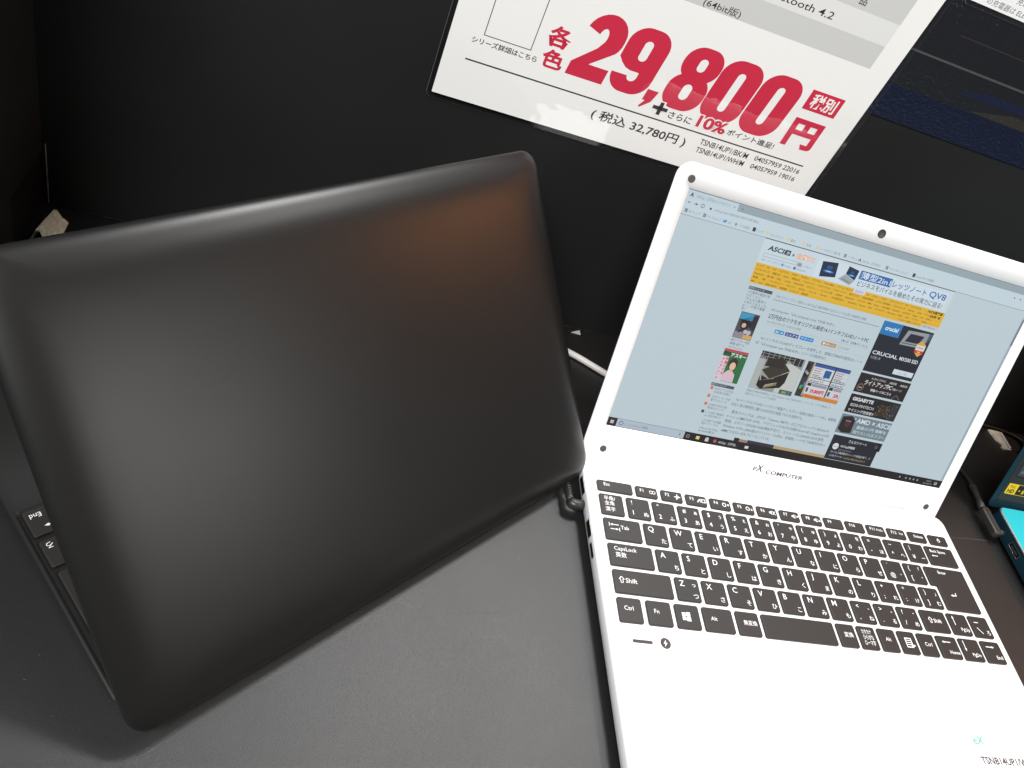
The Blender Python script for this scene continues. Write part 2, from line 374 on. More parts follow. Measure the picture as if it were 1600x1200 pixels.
# bottom row
add_key(-2.0, 15.2, 'b', [T('Ctrl', 4.2, -8.8, 4.3, .002)])
add_key(18.9, 36.8, 'b', [T('Fn', 5.0, -8.8, 4.3, .002)])
add_key(40.0, 57.9, 'b', [('w', 4.4, -11.8, 6.2)])
add_key(60.9, 83.8, 'b', [T('Alt', 5.4, -9.2, 4.0, .002)])
add_key(86.8, 104.6, 'b', [T('無変換', 5.0, -9.4, 3.9, .004, 10.6)])
add_key(107.6, 167.0, 'b', [])
add_key(170.1, 185.1, 'b', [T('変換', 4.6, -9.4, 4.0, .004)])
add_key(188.0, 203.1, 'b', [T('カタカナ', 3.0, -5.6, 4.2, .004, 8.4), T('ひらがな', 3.2, -9.8, 4.2, .004, 9.0), T('ローマ字', 3.0, -14.0, 4.2, .004, 9.2)])
add_key(206.2, 221.2, 'b', [T('Alt', 4.8, -9.2, 4.0, .002)])
add_key(224.3, 239.3, 'b', [('m', 4.4, -12.4, 6.0, 7.4)])
add_key(242.3, 257.2, 'b', [T('Ctrl', 4.4, -9.6, 4.2, .002)])
add_key(260.2, 278.8, 'b', [('a', 12.0, -4.6, 4.0, -4.6, .6, 1.5), T('Home', 8.0, -13.6, 3.8, .006)])
add_key(281.8, 300.2, 'b', [('a', 3.4, -1.8, 3.4, -10.2, .6, 1.5), T('PgDn', 8.0, -13.6, 3.8, .006)])
add_key(303.2, 321.2, 'b', [('a', 3.4, -4.6, 11.4, -4.6, .6, 1.5), T('End', 10.0, -13.8, 4.0, .006)])

def key_mesh(k, legend_fill=False):
    if k[0] == 'enter':
        _, x0, xm, x1, y1, ym, y0, marks = k
        def outline(i):
            r = 1.2
            pts = []
            def arc(cx, cy, a0, a1, rr):
                for q in range(3):
                    a = rad(a0 + (a1 - a0) * q / 2); pts.append((cx + rr * math.cos(a), cy + rr * math.sin(a)))
            arc(x1 - i - r, y0 + i + r, -90, 0, r); arc(x1 - i - r, y1 - i - r, 0, 90, r); arc(x0 + i + r, y1 - i - r, 90, 180, r)
            arc(x0 + i + r, ym + i + r, 180, 270, r); pts.append((xm + i, ym + i)); arc(xm + i + r, y0 + i + r, 180, 270, r)
            return pts
        ox, oy = x0, y1
    else:
        x0, x1, y1, y0, marks = k
        def outline(i): return rrect(x0 + i, y0 + i, x1 - i, y1 - i, 1.3, 3)
        ox, oy = x0, y1
    loops = [[(x, y, WELL - .2) for x, y in outline(0)], [(x, y, KTOP - .45) for x, y in outline(0)], [(x, y, KTOP - .1) for x, y in outline(.16)], [(x, y, KTOP) for x, y in outline(.5)]]
    V, F = loft(loops); fm = [0] * len(F)
    pr = Print(0)
    for m in marks:
        if m[0] == 't': pr.text(m[1], ox + m[2], oy + m[3], m[4], W_, m[5], m[7], m[6])
        elif m[0] == 'a': pr.arrow(ox + m[1], oy + m[2], ox + m[3], oy + m[4], m[5], m[6], W_)
        elif m[0] == 'l': pr.line(ox + m[1], oy + m[2], ox + m[3], oy + m[4], m[5], W_)
        elif m[0] == 'o': pr.ring(ox + m[1], oy + m[2], m[3] - m[4] / 2, m[3] + m[4] / 2, W_, 14)
        elif m[0] == 'r': pr.outline(ox + m[1], oy + m[2], ox + m[3], oy + m[4], .6, W_)
        elif m[0] == 'v': pr.poly([(ox + m[1] - 1, oy + m[2]), (ox + m[1] + 1, oy + m[2]), (ox + m[1], oy + m[2] - 1.9 * m[3])][::(1 if m[3] < 0 else -1)], W_)
        elif m[0] == 's': pr.poly([(ox + m[1] - 1.8, oy + m[2] - .7), (ox + m[1] - .9, oy + m[2] - .7), (ox + m[1] + .7, oy + m[2] - 1.9), (ox + m[1] + .7, oy + m[2] + 1.9), (ox + m[1] - .9, oy + m[2] + .7), (ox + m[1] - 1.8, oy + m[2] + .7)], W_)
        elif m[0] == 'w':
            x, y, s = ox + m[1], oy + m[2], m[3]
            for (a, b, c, d) in ((0, .55, .42, .95), (.5, .55, 1, 1.02), (0, .08, .42, .48), (.5, 0, 1, .48)): pr.rect(x + a * s, y + b * s, x + c * s, y + d * s, W_)
        elif m[0] == 'm':
            x, y, ww, hh = ox + m[1], oy + m[2], m[3], m[4]
            pr.outline(x, y, x + ww, y + hh, .7, W_)
            for q in (.3, .52, .74): pr.line(x + .9, y + hh * q, x + ww - .9, y + hh * q, .55, W_)
            pr.poly([(x + ww * .7, y - .2), (x + ww * 1.4, y + 1.8), (x + ww * .8, y + 3.2)], W_)
    o = len(V)
    V = V + [(x, y, KTOP + .03) for x, y, z in pr.V]; F = F + [tuple(i + o for i in f) for f in pr.F]; fm += [1] * len(pr.F)
    cx = (min(v[0] for v in V) + max(v[0] for v in V)) / 2; cy = (min(v[1] for v in V) + max(v[1] for v in V)) / 2
    me = bpy.data.meshes.new('key')
    me.from_pydata([((x - cx) / 1000, (y - cy) / 1000, (z - KTOP) / 1000) for x, y, z in V], [], F); me.update()
    me.materials.append(M['key']); me.materials.append(M['legend']); me.polygons.foreach_set('material_index', fm)
    return me, (cx / 1000, cy / 1000, KTOP / 1000)
KEY_MESHES = [key_mesh(k) for k in KEYS]

mm = lambda l: [tuple(c / 1000 for c in p) for p in l]
def base_mesh(x0, x1, yf, yr, undercut, r=9.0):
    def L(i, z, ri=0, rear=0): return mm([(x, y, z) for x, y in rrect(x0 + i, yf + i, x1 - i, yr - i - rear, r - i * .7, 6)])
    loops = [L(7, 2.2, rear=undercut), L(2.2, 4.2, rear=undercut), L(.5, 7.5, rear=undercut * .7), L(0, 11.5, rear=undercut * .4), L(.15, 15.4), L(.7, 16.8), L(1.9, DECK)]
    well = (-4.6, -145.6, 323.4, -31.8)
    def Wl(i, z): return mm([(x, y, z) for x, y in rrect(well[0] + i, well[1] + i, well[2] - i, well[3] - i, 3.2, 6)])
    loops += [Wl(-.5, DECK), Wl(0, DECK - .15), Wl(.7, WELL)]
    return loft(loops)
def feet(parent, x0, x1, yf, yr):
    for x, y in ((x0 + 28, yf + 22), (x1 - 28, yf + 22), (x0 + 28, yr - 34), (x1 - 28, yr - 34)):
        V, F = tube([(x / 1000, y / 1000, 0.0), (x / 1000, y / 1000, 0.0026)], .006, 14)
        make('foot', V, F, 'rubber', parent)
def lid_mesh(x0, x1, y0, y1, r, hole, T=8.78):
    """front plane z=0 (towards the user), outer shell towards -z; hole = screen opening"""
    def L(i, z): return mm([(x, y, z) for x, y in rrect(x0 + i, y0 + i, x1 - i, y1 - i, (r - .4 * i if i < 5 else r - 2 + (i - 5) * .55), 10)])
    n = len(rrect(0, 0, 1, 1, .1, 10)); k = T / 8.78
    hx0, hy0, hx1, hy1 = hole
    H = rrect(hx0, hy0, hx1, hy1, .25, 10)
    prof = [(.0, -.8), (0, -1.2), (.3, -1.9), (1.0, -2.7), (2.2, -3.6), (4.2, -4.7), (7, -5.8), (10.5, -6.8), (14.5, -7.6), (19, -8.15), (25, -8.5), (34, -8.72), (50, -8.78)]
    loops = [mm([(x, y, -.8) for x, y in H]), mm([(x, y, 0.0) for x, y in H]), L(1.3, 0.0), L(.35, -.22)] + [L(i, z * k if z < -.8 else z) for i, z in prof]
    return loft(loops, cap0=False)

def laptop_keys(base):
    for me, loc in KEY_MESHES:
        o = bpy.data.objects.new('key', me); COL.objects.link(o); o.parent = base; o.location = loc

# ---------------------------------------------------------------- white laptop
WX0, WX1, WYF, WYR = -11.8, 328.5, -238.0, -12.2
white = tag(empty('laptop', Matrix.Identity(4)), 'open white laptop with black keys and a lit web page on its screen', 'laptop', 'notebook computers on display')
V, F = base_mesh(WX0, WX1, WYF, WYR, 12)
wbase = make('base', V, F, 'white_plastic', white)
for i, p in enumerate(wbase.data.polygons): p.use_smooth = len(p.vertices) == 4
laptop_keys(wbase); feet(wbase, WX0, WX1, WYF, WYR)
# ports on the left flank
def flank_port(name, y, z, w, h, m, parent=wbase, x=WX0, dep=.6):
    V, F = loft([mm([(x + 1.0, y + a, z + b) for a, b in rrect(-w / 2, -h / 2, w / 2, h / 2, .8, 3)]), mm([(x - .12, y + a, z + b) for a, b in rrect(-w / 2, -h / 2, w / 2, h / 2, .8, 3)]),
                 mm([(x - .12, y + a, z + b) for a, b in rrect(-w / 2 + .5, -h / 2 + .5, w / 2 - .5, h / 2 - .5, .5, 3)]), mm([(x - .05, y + a, z + b) for a, b in rrect(-w / 2 + .55, -h / 2 + .55, w / 2 - .55, h / 2 - .55, .5, 3)])])
    return make(name, V, F, ['steel', 'hole'], parent, fmat=[0] * (len(F) - 1) + [1])
flank_port('port', -38.0, 12.6, 15.0, 5.4, 'hole')
flank_port('port', -74.0, 12.4, 13.5, 5.6, 'hole')
flank_port('port', -91.0, 12.0, 12.0, 3.6, 'hole')
V, F = tube([((WX0 + .4) / 1000, -.0634, .0128), ((WX0 - .1) / 1000, -.0634, .0128)], .0006, 10)
led = make('indicator_light', V, F, mat('blue_light', (0.05, 0.1, 0.6), 0.3), wbase)
b = led.data.materials[0].node_tree.nodes['Principled BSDF']; b.inputs['Emission Color'].default_value = (.1, .2, 1, 1); b.inputs['Emission Strength'].default_value = 1.5
# status slot, charge mark, printed notes on the palm rest
def plate(pr, name, m, parent, z):
    o = make(name, [(x / 1000, y / 1000, (z + q) / 1000) for x, y, q in pr.V], pr.F, m, parent); return o
V, F = loft([mm([(x, y, DECK - .4) for x, y in rrect(2.2, -159.4, 20.4, -152.6, 3.3, 6)]), mm([(x, y, DECK + .12) for x, y in rrect(2.2, -159.4, 20.4, -152.6, 3.3, 6)]), mm([(x, y, DECK + .22) for x, y in rrect(2.6, -159.0, 20.0, -153.0, 3.0, 6)])])
make('indicator_cover', V, F, 'white_plastic', wbase)
pr = Print(0); pr.poly(rrect(4.3, -157.1, 18.6, -154.8, 1.1, 5), W_)
plate(pr, 'indicator_slot', 'dark_print', wbase, DECK + .25)
pr = Print(0); cx, cy, R_ = 28.0, -155.4, 3.7
bolt = [(.5, 2.5), (-1.5, -.2), (-.2, -.2), (-.9, -2.5), (1.5, .5), (.15, .5)]
pr.disc(cx, cy, R_, W_, 28); plate(pr, 'charge_mark', 'dark_print', wbase, DECK + .03)
pr = Print(0); pr.poly([(cx + a, cy + c) for a, c in bolt][:3] + [(cx + .15, cy + .5)], W_); pr.poly([(cx - .2, cy - .2), (cx - .9, cy - 2.5), (cx + 1.5, cy + .5), (cx + .15, cy + .5)], W_)
plate(pr, 'charge_bolt', 'legend', wbase, DECK + .06)
pr = Print(0); pr.text('eX', 253.0, -204.5, 8.0, W_, .02, slant=.2)
plate(pr, 'lettering', 'green_print', wbase, DECK + .05)
pr = Print(0); pr.text('. COMPUTER', 264.5, -205.5, 5.2, W_, -.012, width=44)
plate(pr, 'lettering', 'legend', wbase, DECK + .05)
pr = Print(0); pr.text('TSNB14UP1/WH/M', 253.5, -217.0, 6.4, W_, .03, width=52)
plate(pr, 'lettering', 'dark_print', wbase, DECK + .05)
pr = Print(0); pr.text('充電できる', 9.4, -170.6, 3.4, W_, .0, width=17)
plate(pr, 'lettering', mat('pale_print', (0.5, 0.5, 0.5), 0.6), wbase, DECK + .05)
# lid
LA = 1.1105; SZ = 40.01
lid_frame = frame((0, 0, SZ / 1000), (1, 0, 0), (0, math.cos(LA), math.sin(LA)), (0, -math.sin(LA), math.cos(LA)))
V, F = lid_mesh(-12.6, 323.2, -36.5, 192.6, 11, (-.25, -.25, 312.35, 175.85))
wlid = make('lid', [(x, y, z + .0006) for x, y, z in V], F, 'white_plastic', white, smooth=True); wlid.matrix_local = lid_frame
V, F = tube([(.024, -.0238, -.0026), (.288, -.0238, -.0026)], .0036, 18)
make('hinge', V, F, 'white_plastic', wlid, smooth=True)
for i, (x, y) in enumerate(((-1.0, 182.0), (4.1, -18.9), (308.2, -18.7), (312.6, 182.0))):
    R_ = 2.6
    V, F = loft([mm([(x + q * math.cos(2 * math.pi * k / 20), y + q * math.sin(2 * math.pi * k / 20), z) for k in range(20)]) for q, z in ((R_, .3), (R_, 1.1), (R_ * .8, 1.45))])
    make('rubber_bumper', V, F, 'rubber', wlid)
x, y = 155.1, 183.4
V, F = loft([mm([(x + q * math.cos(2 * math.pi * k / 24), y + q * math.sin(2 * math.pi * k / 24), z) for k in range(24)]) for q, z in ((3.3, .4), (3.3, .95), (2.9, 1.05), (2.2, .85), (1.2, .80))])
make('webcam', V, F, 'black_plastic', wlid, smooth=True)
pr = Print(0); pr.text('e', 131.8, -14.4, 7.6, W_, .012, slant=.22); pr.text('X', 135.2, -14.4, 7.8, W_, .03, width=5.6, slant=.1); pr.disc(141.9, -14.2, .55, W_, 10)
plate(pr, 'lettering', 'dark_print', wlid, .64)
pr = Print(0); pr.text('COMPUTER', 144.3, -15.4, 4.6, W_, .03, width=35.6)
plate(pr, 'lettering', 'dark_print', wlid, .64)

# ------------------------------------------------------------ web page on the white laptop's screen (mm on the panel)
s = Print(0.015)
BGC = (181, 196, 203); INK = (58, 66, 74); GREY = (120, 132, 140); WHT = (190, 206, 214); DARK = (24, 26, 34)
s.rect(-.3, -.3, 312.4, 175.9, (16, 16, 18)); s.layer()
s.rect(0, 0, 312.1, 175.6, BGC); s.layer()
# tab strip, tool bar, bookmarks
s.rect(0, 170.2, 312.1, 175.6, (143, 158, 166)); s.rect(0, 158.9, 312.1, 170.2, (187, 203, 211)); s.layer()
s.poly([(0, 170.2), (39.0, 170.2), (39.6, 170.8), (39.6, 174.6), (39.0, 175.2), (0, 175.2)], (184, 200, 209))
s.rect(0, 158.5, 312.1, 158.9, (134, 145, 152)); s.layer()
s.text('A', 2.2, 171.2, 3.6, INK, .04, slant=.1); s.text('ASCII.jp：2万円台のツクモオリジ', 7.4, 171.5, 2.3, GREY, width=26); s.text('×', 36.2, 171.4, 2.6, INK); s.text('+', 42.4, 171.3, 3.2, INK)
s.arrow(5, 167.2, 1.9, 167.2, .3, 1.2, GREY); s.arrow(7.2, 167.2, 10.4, 167.2, .3, 1.2, INK); s.ring(13.9, 167.2, 1.0, 1.35, INK, 12)
s.rect(19.5, 166.2, 20.9, 167.6, INK); s.text('ascii.jp/elem/000/001/897/1897882/', 23.1, 166.2, 2.4, GREY, width=35.5)
for x, kind, t, wd in ((3.4, 'k', 'ECトップ', 8.5), (17.6, 'k', 'ネットショップ', 10.5), (33.7, 't', 'eX', 2.6), (42.4, 'o', 'ツクモ東京', 8.6), (57.1, 'b', 'トップ', 5.4), (67.8, 'f', 'スタッフメニュー', 11.5), (85.0, 'f', '書式', 4.2), (98.2, 'f', '天気', 4.2), (110.0, 'f', 'ノートPCランク置き場', 17.5), (134.3, 'k', 'ノートPCショップ', 11), (147.4, 'A', 'ASCII.jp：2万円台の', 16), (171.9, 'k', 'ツイッターショップ', 17), (196.8, 'b', 'meteoPCの検索', 16.5)):
    y = 160.6
    if kind == 'k': s.text('買', x - 1.4, y, 2.8, INK, .01); 
    elif kind == 't': s.poly([(x - 1.4, y + .2), (x + .6, y + .2), (x + 1.5, y + 1.9), (x + .2, y + 2.2), (x - .3, y + 1.2), (x - 1.4, y + 2.2)], (52, 130, 190))
    elif kind == 'o': s.disc(x, y + 1.1, 1.1, (150, 150, 150))
    elif kind == 'b': s.rect(x - 1.2, y - .2, x + 1.2, y + 2.6, (48, 54, 60))
    elif kind == 'A': s.text('A', x - 1.2, y, 3.0, INK, .04)
    else: s.rect(x - 1.2, y, x + 1.2, y + 2.4, (203, 192, 160))
    s.text(t, x + 2.3 if kind != 't' else x + 2.4, y + .1, 2.3, GREY, .002, width=wd)
s.rect(67.8, 158.2, 238.2, 158.75, (92, 80, 82))
for x in (293.0, 299.0, 306.5): s.disc(x, 166.2, .6, INK, 8)
# header
s.rect(67.8, 141.0, 238.2, 158.1, WHT); s.layer()
s.fit('ASCII', 72.6, 150.9, 87.2, 154.5, INK, .035, slant=.18); s.rect(87.4, 150.9, 91.4, 154.6, (60, 66, 74)); s.text('×', 93.0, 150.8, 4.0, INK, .03)
s.layer(); s.fit('jp', 88.3, 151.5, 90.6, 153.9, (190, 205, 212), .02)
s.fit('自作PC', 97.2, 150.6, 111.9, 154.6, (214, 128, 74), .075); s.layer(); s.fit('自作PC', 97.7, 151.0, 111.4, 154.2, (236, 214, 196), .015)
s.outline(71.0, 146.0, 99.3, 148.6, .22, GREY); s.rect(99.8, 145.4, 103.4, 148.6, (160, 168, 172)); s.text('検索', 100.1, 146.1, 2.2, INK, width=3.0); s.text('ヘルプ 文字サイズ', 104.0, 145.9, 2.0, GREY, width=8)
s.text('RSS ｜ メールマガジン', 71.2, 142.9, 2.1, GREY, width=15.4); s.rect(87.6, 142.8, 89.4, 144.6, (92, 140, 190)); s.text('Twitter', 89.8, 142.9, 2.1, GREY); s.rect(97.8, 142.8, 99.6, 144.6, (60, 86, 140)); s.text('Facebook', 100.0, 142.9, 2.1, GREY)
# banner
s.rect(115.1, 142.2, 234.0, 156.2, (196, 211, 220)); s.layer()
s.poly([(120.2, 142.9), (133.4, 145.0), (131.7, 155.5), (118.8, 154.0)][::1], (14, 30, 62)); s.poly([(140.8, 149.6), (149.9, 146.5), (150.8, 154.1), (141.4, 155.5)], (16, 34, 64)); s.poly([(136.0, 144.8), (147.4, 142.3), (149.9, 146.2), (140.8, 149.3)], (150, 158, 164)); s.layer()
s.disc(126.2, 147.8, 4.6, (28, 110, 178), 20, .95); s.disc(126.0, 150.8, 2.6, (18, 74, 130), 16, 1.5); s.disc(146.0, 149.4, 3.2, (28, 108, 170), 16, .7); s.disc(146.0, 151.6, 1.8, (18, 74, 130), 14, 1.0); s.poly([(138.6, 144.9), (146.2, 143.4), (147.0, 144.6), (139.8, 146.3)], (126, 134, 140)); s.layer()
s.disc(126.2, 147.9, 2.6, (150, 205, 228), 16, .4); s.disc(146.0, 149.5, 1.8, (140, 198, 224), 14, .3)
s.rect(152.4, 148.5, 181.2, 155.0, (44, 98, 164)); s.layer(); s.fit('薄型2in1', 153.6, 149.2, 180.6, 154.4, (206, 220, 230), .012)
s.fit('レッツノート', 182.6, 149.2, 214.2, 154.0, (48, 100, 166), .014); s.fit('QV8', 217.0, 148.8, 232.8, 154.4, (48, 100, 166), .016)
s.fit('ビジネスモバイルを極めたその実力に迫る!', 153.4, 143.2, 232.6, 147.6, (46, 54, 66), .006)
# yellow menu
s.rect(68.3, 126.3, 238.6, 141.0, (212, 168, 34)); s.layer()
for yy in (137.6, 134.7, 131.8, 129.0): s.rect(68.3, yy, 238.6, yy + .22, (226, 180, 84))
s.rect(153.0, 138.1, 163.0, 141.3, (198, 206, 226)); s.layer(); s.text('自作PC', 154.4, 138.8, 2.2, (90, 90, 150), width=7.4)
MENU = [('トップ AI IoT ビジネス TECH WebPro デジタル iPhone/Mac ゲーム・ホビー', 69.6, 151.6), ('AV アキバ スマホ スタートアップ VR ウェアラブル', 165.0, 216.0),
        ('アスキーキッズ 健康生活 Nexen 家電ASCII アスキーハイ アスキーグルメ アスキーストア 週刊アスキー', 69.6, 160), ('倶楽部情報局 ピクシブ百科事典 プログラミング FeaPresia Spoke キャッシュレス', 162.5, 232),
        ('Sponsored 富士通 DELL mouse FRONTIER マカフィー パソコン工房 日本HP Qualcomm ドスパラ', 69.6, 166), ('HMD Oculus TSUKUMO Dynabook ASUSTOR Seagate Arm ASRock', 168.5, 229),
        ('豊富 格 ベンキュー サンワ ASUS さくら Sycom 大河原克行 Ambition', 69.6, 160), ('Acronis BCC ダイワボウ Photoshop EIZO SAO アンカー PayPay', 162.5, 226),
        ('MX-1 Linux 最強の自作PC 新着情報 ランキング 情報掲載', 69.6, 118), ('アスキーの新しいサイト', 200, 221)]
for i, (t, x, x1) in enumerate(MENU): s.text(t.replace(' ', '      '), x, 138.6 - 2.88 * (i // 2), 1.9, (84, 56, 16), .004, width=x1 - x)
s.text('ASCII倶楽部', 222.5, 138.4, 2.5, (40, 28, 12), .03, width=14.6); s.text('全記事一覧', 226, 135.3, 2.3, (40, 28, 12), .02, width=10)
s.rect(222.6, 126.3, 238.6, 129.0, (182, 190, 196)); s.layer(); s.text('ASCIIStore', 223.8, 126.9, 2.0, (70, 76, 110), width=12)
# left column
def bar(t, y):
    s.rect(69.7, y, 89.4, y + 2.4, (74, 80, 88)); s.layer(); s.text(t, 70.2, y + .5, 1.9, (190, 200, 206), width=12.5)
bar('自作ニュース', 121.5)
for i, t in enumerate(('・PC業界の裏話が満', ' うだくさん！', '「そんなの業界じ', ' ゃあたりまえっち', ' ゅ！」が電子書籍', ' 化！')): s.text(t, 70.2, 118.7 - 2.5 * i, 2.4, (84, 92, 100), width=(18.4 if i == 0 else None))
s.rect(71.6, 85.0, 87.2, 104.9, (70, 72, 80)); s.layer()
s.rect(72.0, 99.4, 82.6, 104.4, (58, 142, 184)); s.poly([(72.2, 99), (86.6, 104.6), (87.0, 92), (80, 95.5)], (36, 36, 42)); s.disc(77.8, 96.2, 4.2, (52, 34, 34), 16); s.rect(72.0, 85.2, 80, 90, (132, 130, 136)); s.rect(79.6, 85.3, 86.9, 88.6, (196, 156, 92)); s.layer()
s.disc(77.4, 95.2, 1.8, (196, 168, 150), 12); s.poly([(74, 90), (82.6, 97.4), (83.4, 96.8), (75, 89.2)], (20, 20, 26)); s.disc(83.2, 90.4, 1.9, (172, 170, 178), 10); s.disc(80.4, 90.8, 1.6, (180, 178, 184), 10)
s.text('・週刊アスキー特別', 70.4, 82.2, 2.4, (84, 92, 100), width=17); s.text('編集 週アス', 71.8, 79.5, 2.4, (84, 92, 100)); s.text('2019October', 71.8, 76.9, 2.2, (120, 128, 134), width=12)
s.rect(69.9, 51.0, 90.2, 76.0, (38, 104, 60)); s.layer()
s.rect(69.9, 74.2, 90.2, 76.0, (190, 62, 84)); s.rect(69.9, 51.0, 75.8, 70.2, (206, 190, 200)); s.disc(81.0, 65.4, 3.8, (58, 38, 30), 16, 4.6); s.poly([(75.8, 51.2), (86.0, 51.2), (85.4, 57.4), (82.0, 60.4), (79.0, 60.2), (76.0, 57.0)], (206, 178, 190)); s.layer()
s.disc(81.2, 63.6, 2.5, (214, 178, 158), 14, 3.1); s.rect(80.1, 59.2, 82.3, 61.4, (206, 168, 148)); s.text('週刊', 70.3, 71.2, 3.0, (30, 32, 40), .03); s.text('アスキー', 76.4, 70.8, 3.4, (224, 232, 228), .03, width=13)
for i, ch in enumerate('特集スマホ'): s.text(ch, 73.4, 67.4 - 2.9 * i, 2.6, (200, 40, 66), .02)
for i, ch in enumerate('Android'): s.text(ch, 70.8, 67.0 - 2.5 * i, 2.8, (200, 40, 66), .02)
bar('自作ランキング', 46.2)
for i, (a, c, d) in enumerate((('1', 'HDMI→アナログRGB', 'USB変換の定番は'), ('2', '2万円で！キーを装', '着できるハイエ'), ('3', '1.6TBSSD対応の新', '製品2.5インチ'), ('4', 'しては厚て精細な', 'よい名前の新入り'), ('', '1TのMBでの高騰', '型PCケース II'), ('5', 'ASRock RS/AT560', 'R7000番台'))):
    y = 43.2 - 6.45 * i
    if i < 3: s.rect(70.4, y, 72.6, y + 2.4, (204, 104, 66))
    elif i == 3: s.rect(70.4, y, 72.6, y + 2.4, (60, 64, 70))
    s.text(c, 74.0, y + .2, 2.2, (96, 104, 112), width=16); s.text(d, 74.2, y - 2.3, 2.2, (96, 104, 112), width=14)
s.layer()
# article
TXT = (78, 86, 94)
s.text('[PR]【ファーウェイ通信 on ASCII.jp】最新情報や公式ストアのお買い得情報を満載', 93.4, 120.6, 2.3, (110, 118, 126), width=80)
s.rect(92.0, 118.4, 186.8, 118.75, (92, 98, 104))
s.text('eX.computer「eX.computer note TSNB14UP1」', 93.6, 110.5, 2.7, (88, 96, 104), width=56)
s.fit('2万円台のツクモオリジナル格安14.1インチフルHDノートPC', 93.5, 104.6, 183.4, 108.4, (44, 50, 58), .012)
s.text('2019年07月19日 22時00分更新', 94.0, 101.2, 2.3, (126, 134, 140), width=30); s.text('文● 山県　編集●北村／ASCII.jp', 160.0, 101.0, 2.3, (100, 108, 116), width=25)
for x0, x1, c, t in ((103.2, 111.4, (40, 130, 190), 'B! 0'), (112.4, 124.2, (54, 72, 140), 'シェア 0'), (125.6, 137.6, (38, 128, 196), 'ツイート'), (145.0, 158.0, (168, 124, 50), '♥お気に入り')):
    s.poly(rrect(x0, 94.9, x1, 97.9, .5, 2), c)
s.layer()
for x0, x1, t in ((104.2, 110.4, 'B! 0'), (113.4, 123.2, 'シェア 0'), (126.6, 136.6, 'ツイート'), (146.0, 157.0, '♥お気に入り')): s.text(t, x0, 95.6, 2.0, (212, 222, 228), .02, width=x1 - x0)
s.outline(160, 95.1, 162, 97.3, .2, GREY); s.text('本文印刷', 163, 95.4, 2.1, GREY, width=7)
s.rect(92.2, 93.2, 186.8, 93.35, (150, 160, 166)); s.rect(92.2, 99.6, 186.8, 99.75, (150, 160, 166))
def para(lines, y, x=92.2, dy=4.0, sz=2.9):
    for i, (t, x0, x1) in enumerate(lines): s.text(t, x0, y - dy * i, sz, TXT, .002, width=x1 - x0)
para([('14.1インチのフルHDディスプレーを搭載した、価格2万9800円(税別)のノート', 94.6, 186.2), ('PC「eX.computer note TSNB14UP1」シリーズが販売中だ。', 92.0, 155.0)], 88.2)
para([('14.1インチのフルHDノングレア液晶ディスプレー採用の格安ノートPC。視野角', 94.8, 186.2), ('が広く色の再現性に優れたIPS方式の液晶パネルを採用する。', 92.2, 157.0)], 38.2)
para([('基本スペックは、CPUが「Celeron 3867U」(2コア/2スレッド/1.80GHz/キ', 95.0, 184.5), ('ャッシュ2MB/TDP 15W)。グラフィックはCPU内蔵のIntel HD Graphics 610を', 92.4, 186.5), ('使用。メモリーはDDR3 4GB(増設不可)で、ストレージには64GB SSDを搭載。', 92.4, 184.0), ('Windows 10 Pro (64bit版)がインストール済み。低価格ノートPCで採用例が多い', 92.4, 186.5), ('eMMCではない点もアピールしている。', 92.4, 136.2)], 28.2)
s.text('税抜2万9800円(税別)の「eX.computer note TSNB14UP1」シリーズ。ツクモ各店にて', 100, 47.6, 2.2, (96, 104, 112), width=76.5); s.text('限定でネットショップでも販売', 100, 44.8, 2.2, (96, 104, 112), width=27)
# photo 1: black laptop standing on a rack
s.rect(100.1, 50.6, 138.4, 80.8, (138, 142, 140)); s.layer()
s.rect(100.3, 74.6, 136.8, 80.6, (40, 38, 38)); s.poly([(122, 50.9), (138.2, 50.9), (138.2, 72), (124, 77.0)], (184, 188, 184)); s.poly([(100.3, 50.8), (107.6, 50.8), (105.2, 76.0), (100.3, 76.0)], (164, 168, 166)); s.layer()
for k in range(8): s.rect(101.5 + 4.6 * k, 74.6, 102.0 + 4.6 * k, 80.6, (136, 138, 136))
for k in range(2): s.rect(100.3, 76.6 + 2.2 * k, 130.0, 76.95 + 2.2 * k, (136, 138, 136))
s.poly([(105.4, 66.2), (120.8, 75.8), (129.2, 69.6), (114.6, 60.4)], (52, 46, 36)); s.layer()
s.poly([(107.2, 76.2), (121.8, 77.8), (122.4, 70.0), (106.4, 69.6)], (40, 36, 30)); s.poly([(105.8, 62.4), (114.6, 60.0), (128.8, 68.8), (128.6, 60.0), (126, 55.2), (110.2, 51.4), (105.8, 53.6)], (30, 25, 20)); s.poly([(112.2, 52.6), (122.2, 56.6), (122.0, 59.0), (112.8, 55.4)], (190, 178, 140)); s.rect(126.8, 51.0, 138.2, 54.4, (70, 86, 76))
s.layer(); s.poly([(104.6, 66.2), (105.6, 66.4), (108.2, 58.2), (107.2, 57.8)], (156, 156, 144)); s.poly([(107.2, 57.8), (108.2, 58.2), (117.8, 62.0), (118.4, 61.2)], (120, 116, 104)); s.rect(129, 51.6, 133, 53.4, (130, 150, 90)); s.rect(134, 51.2, 136.4, 53.8, (60, 110, 130))
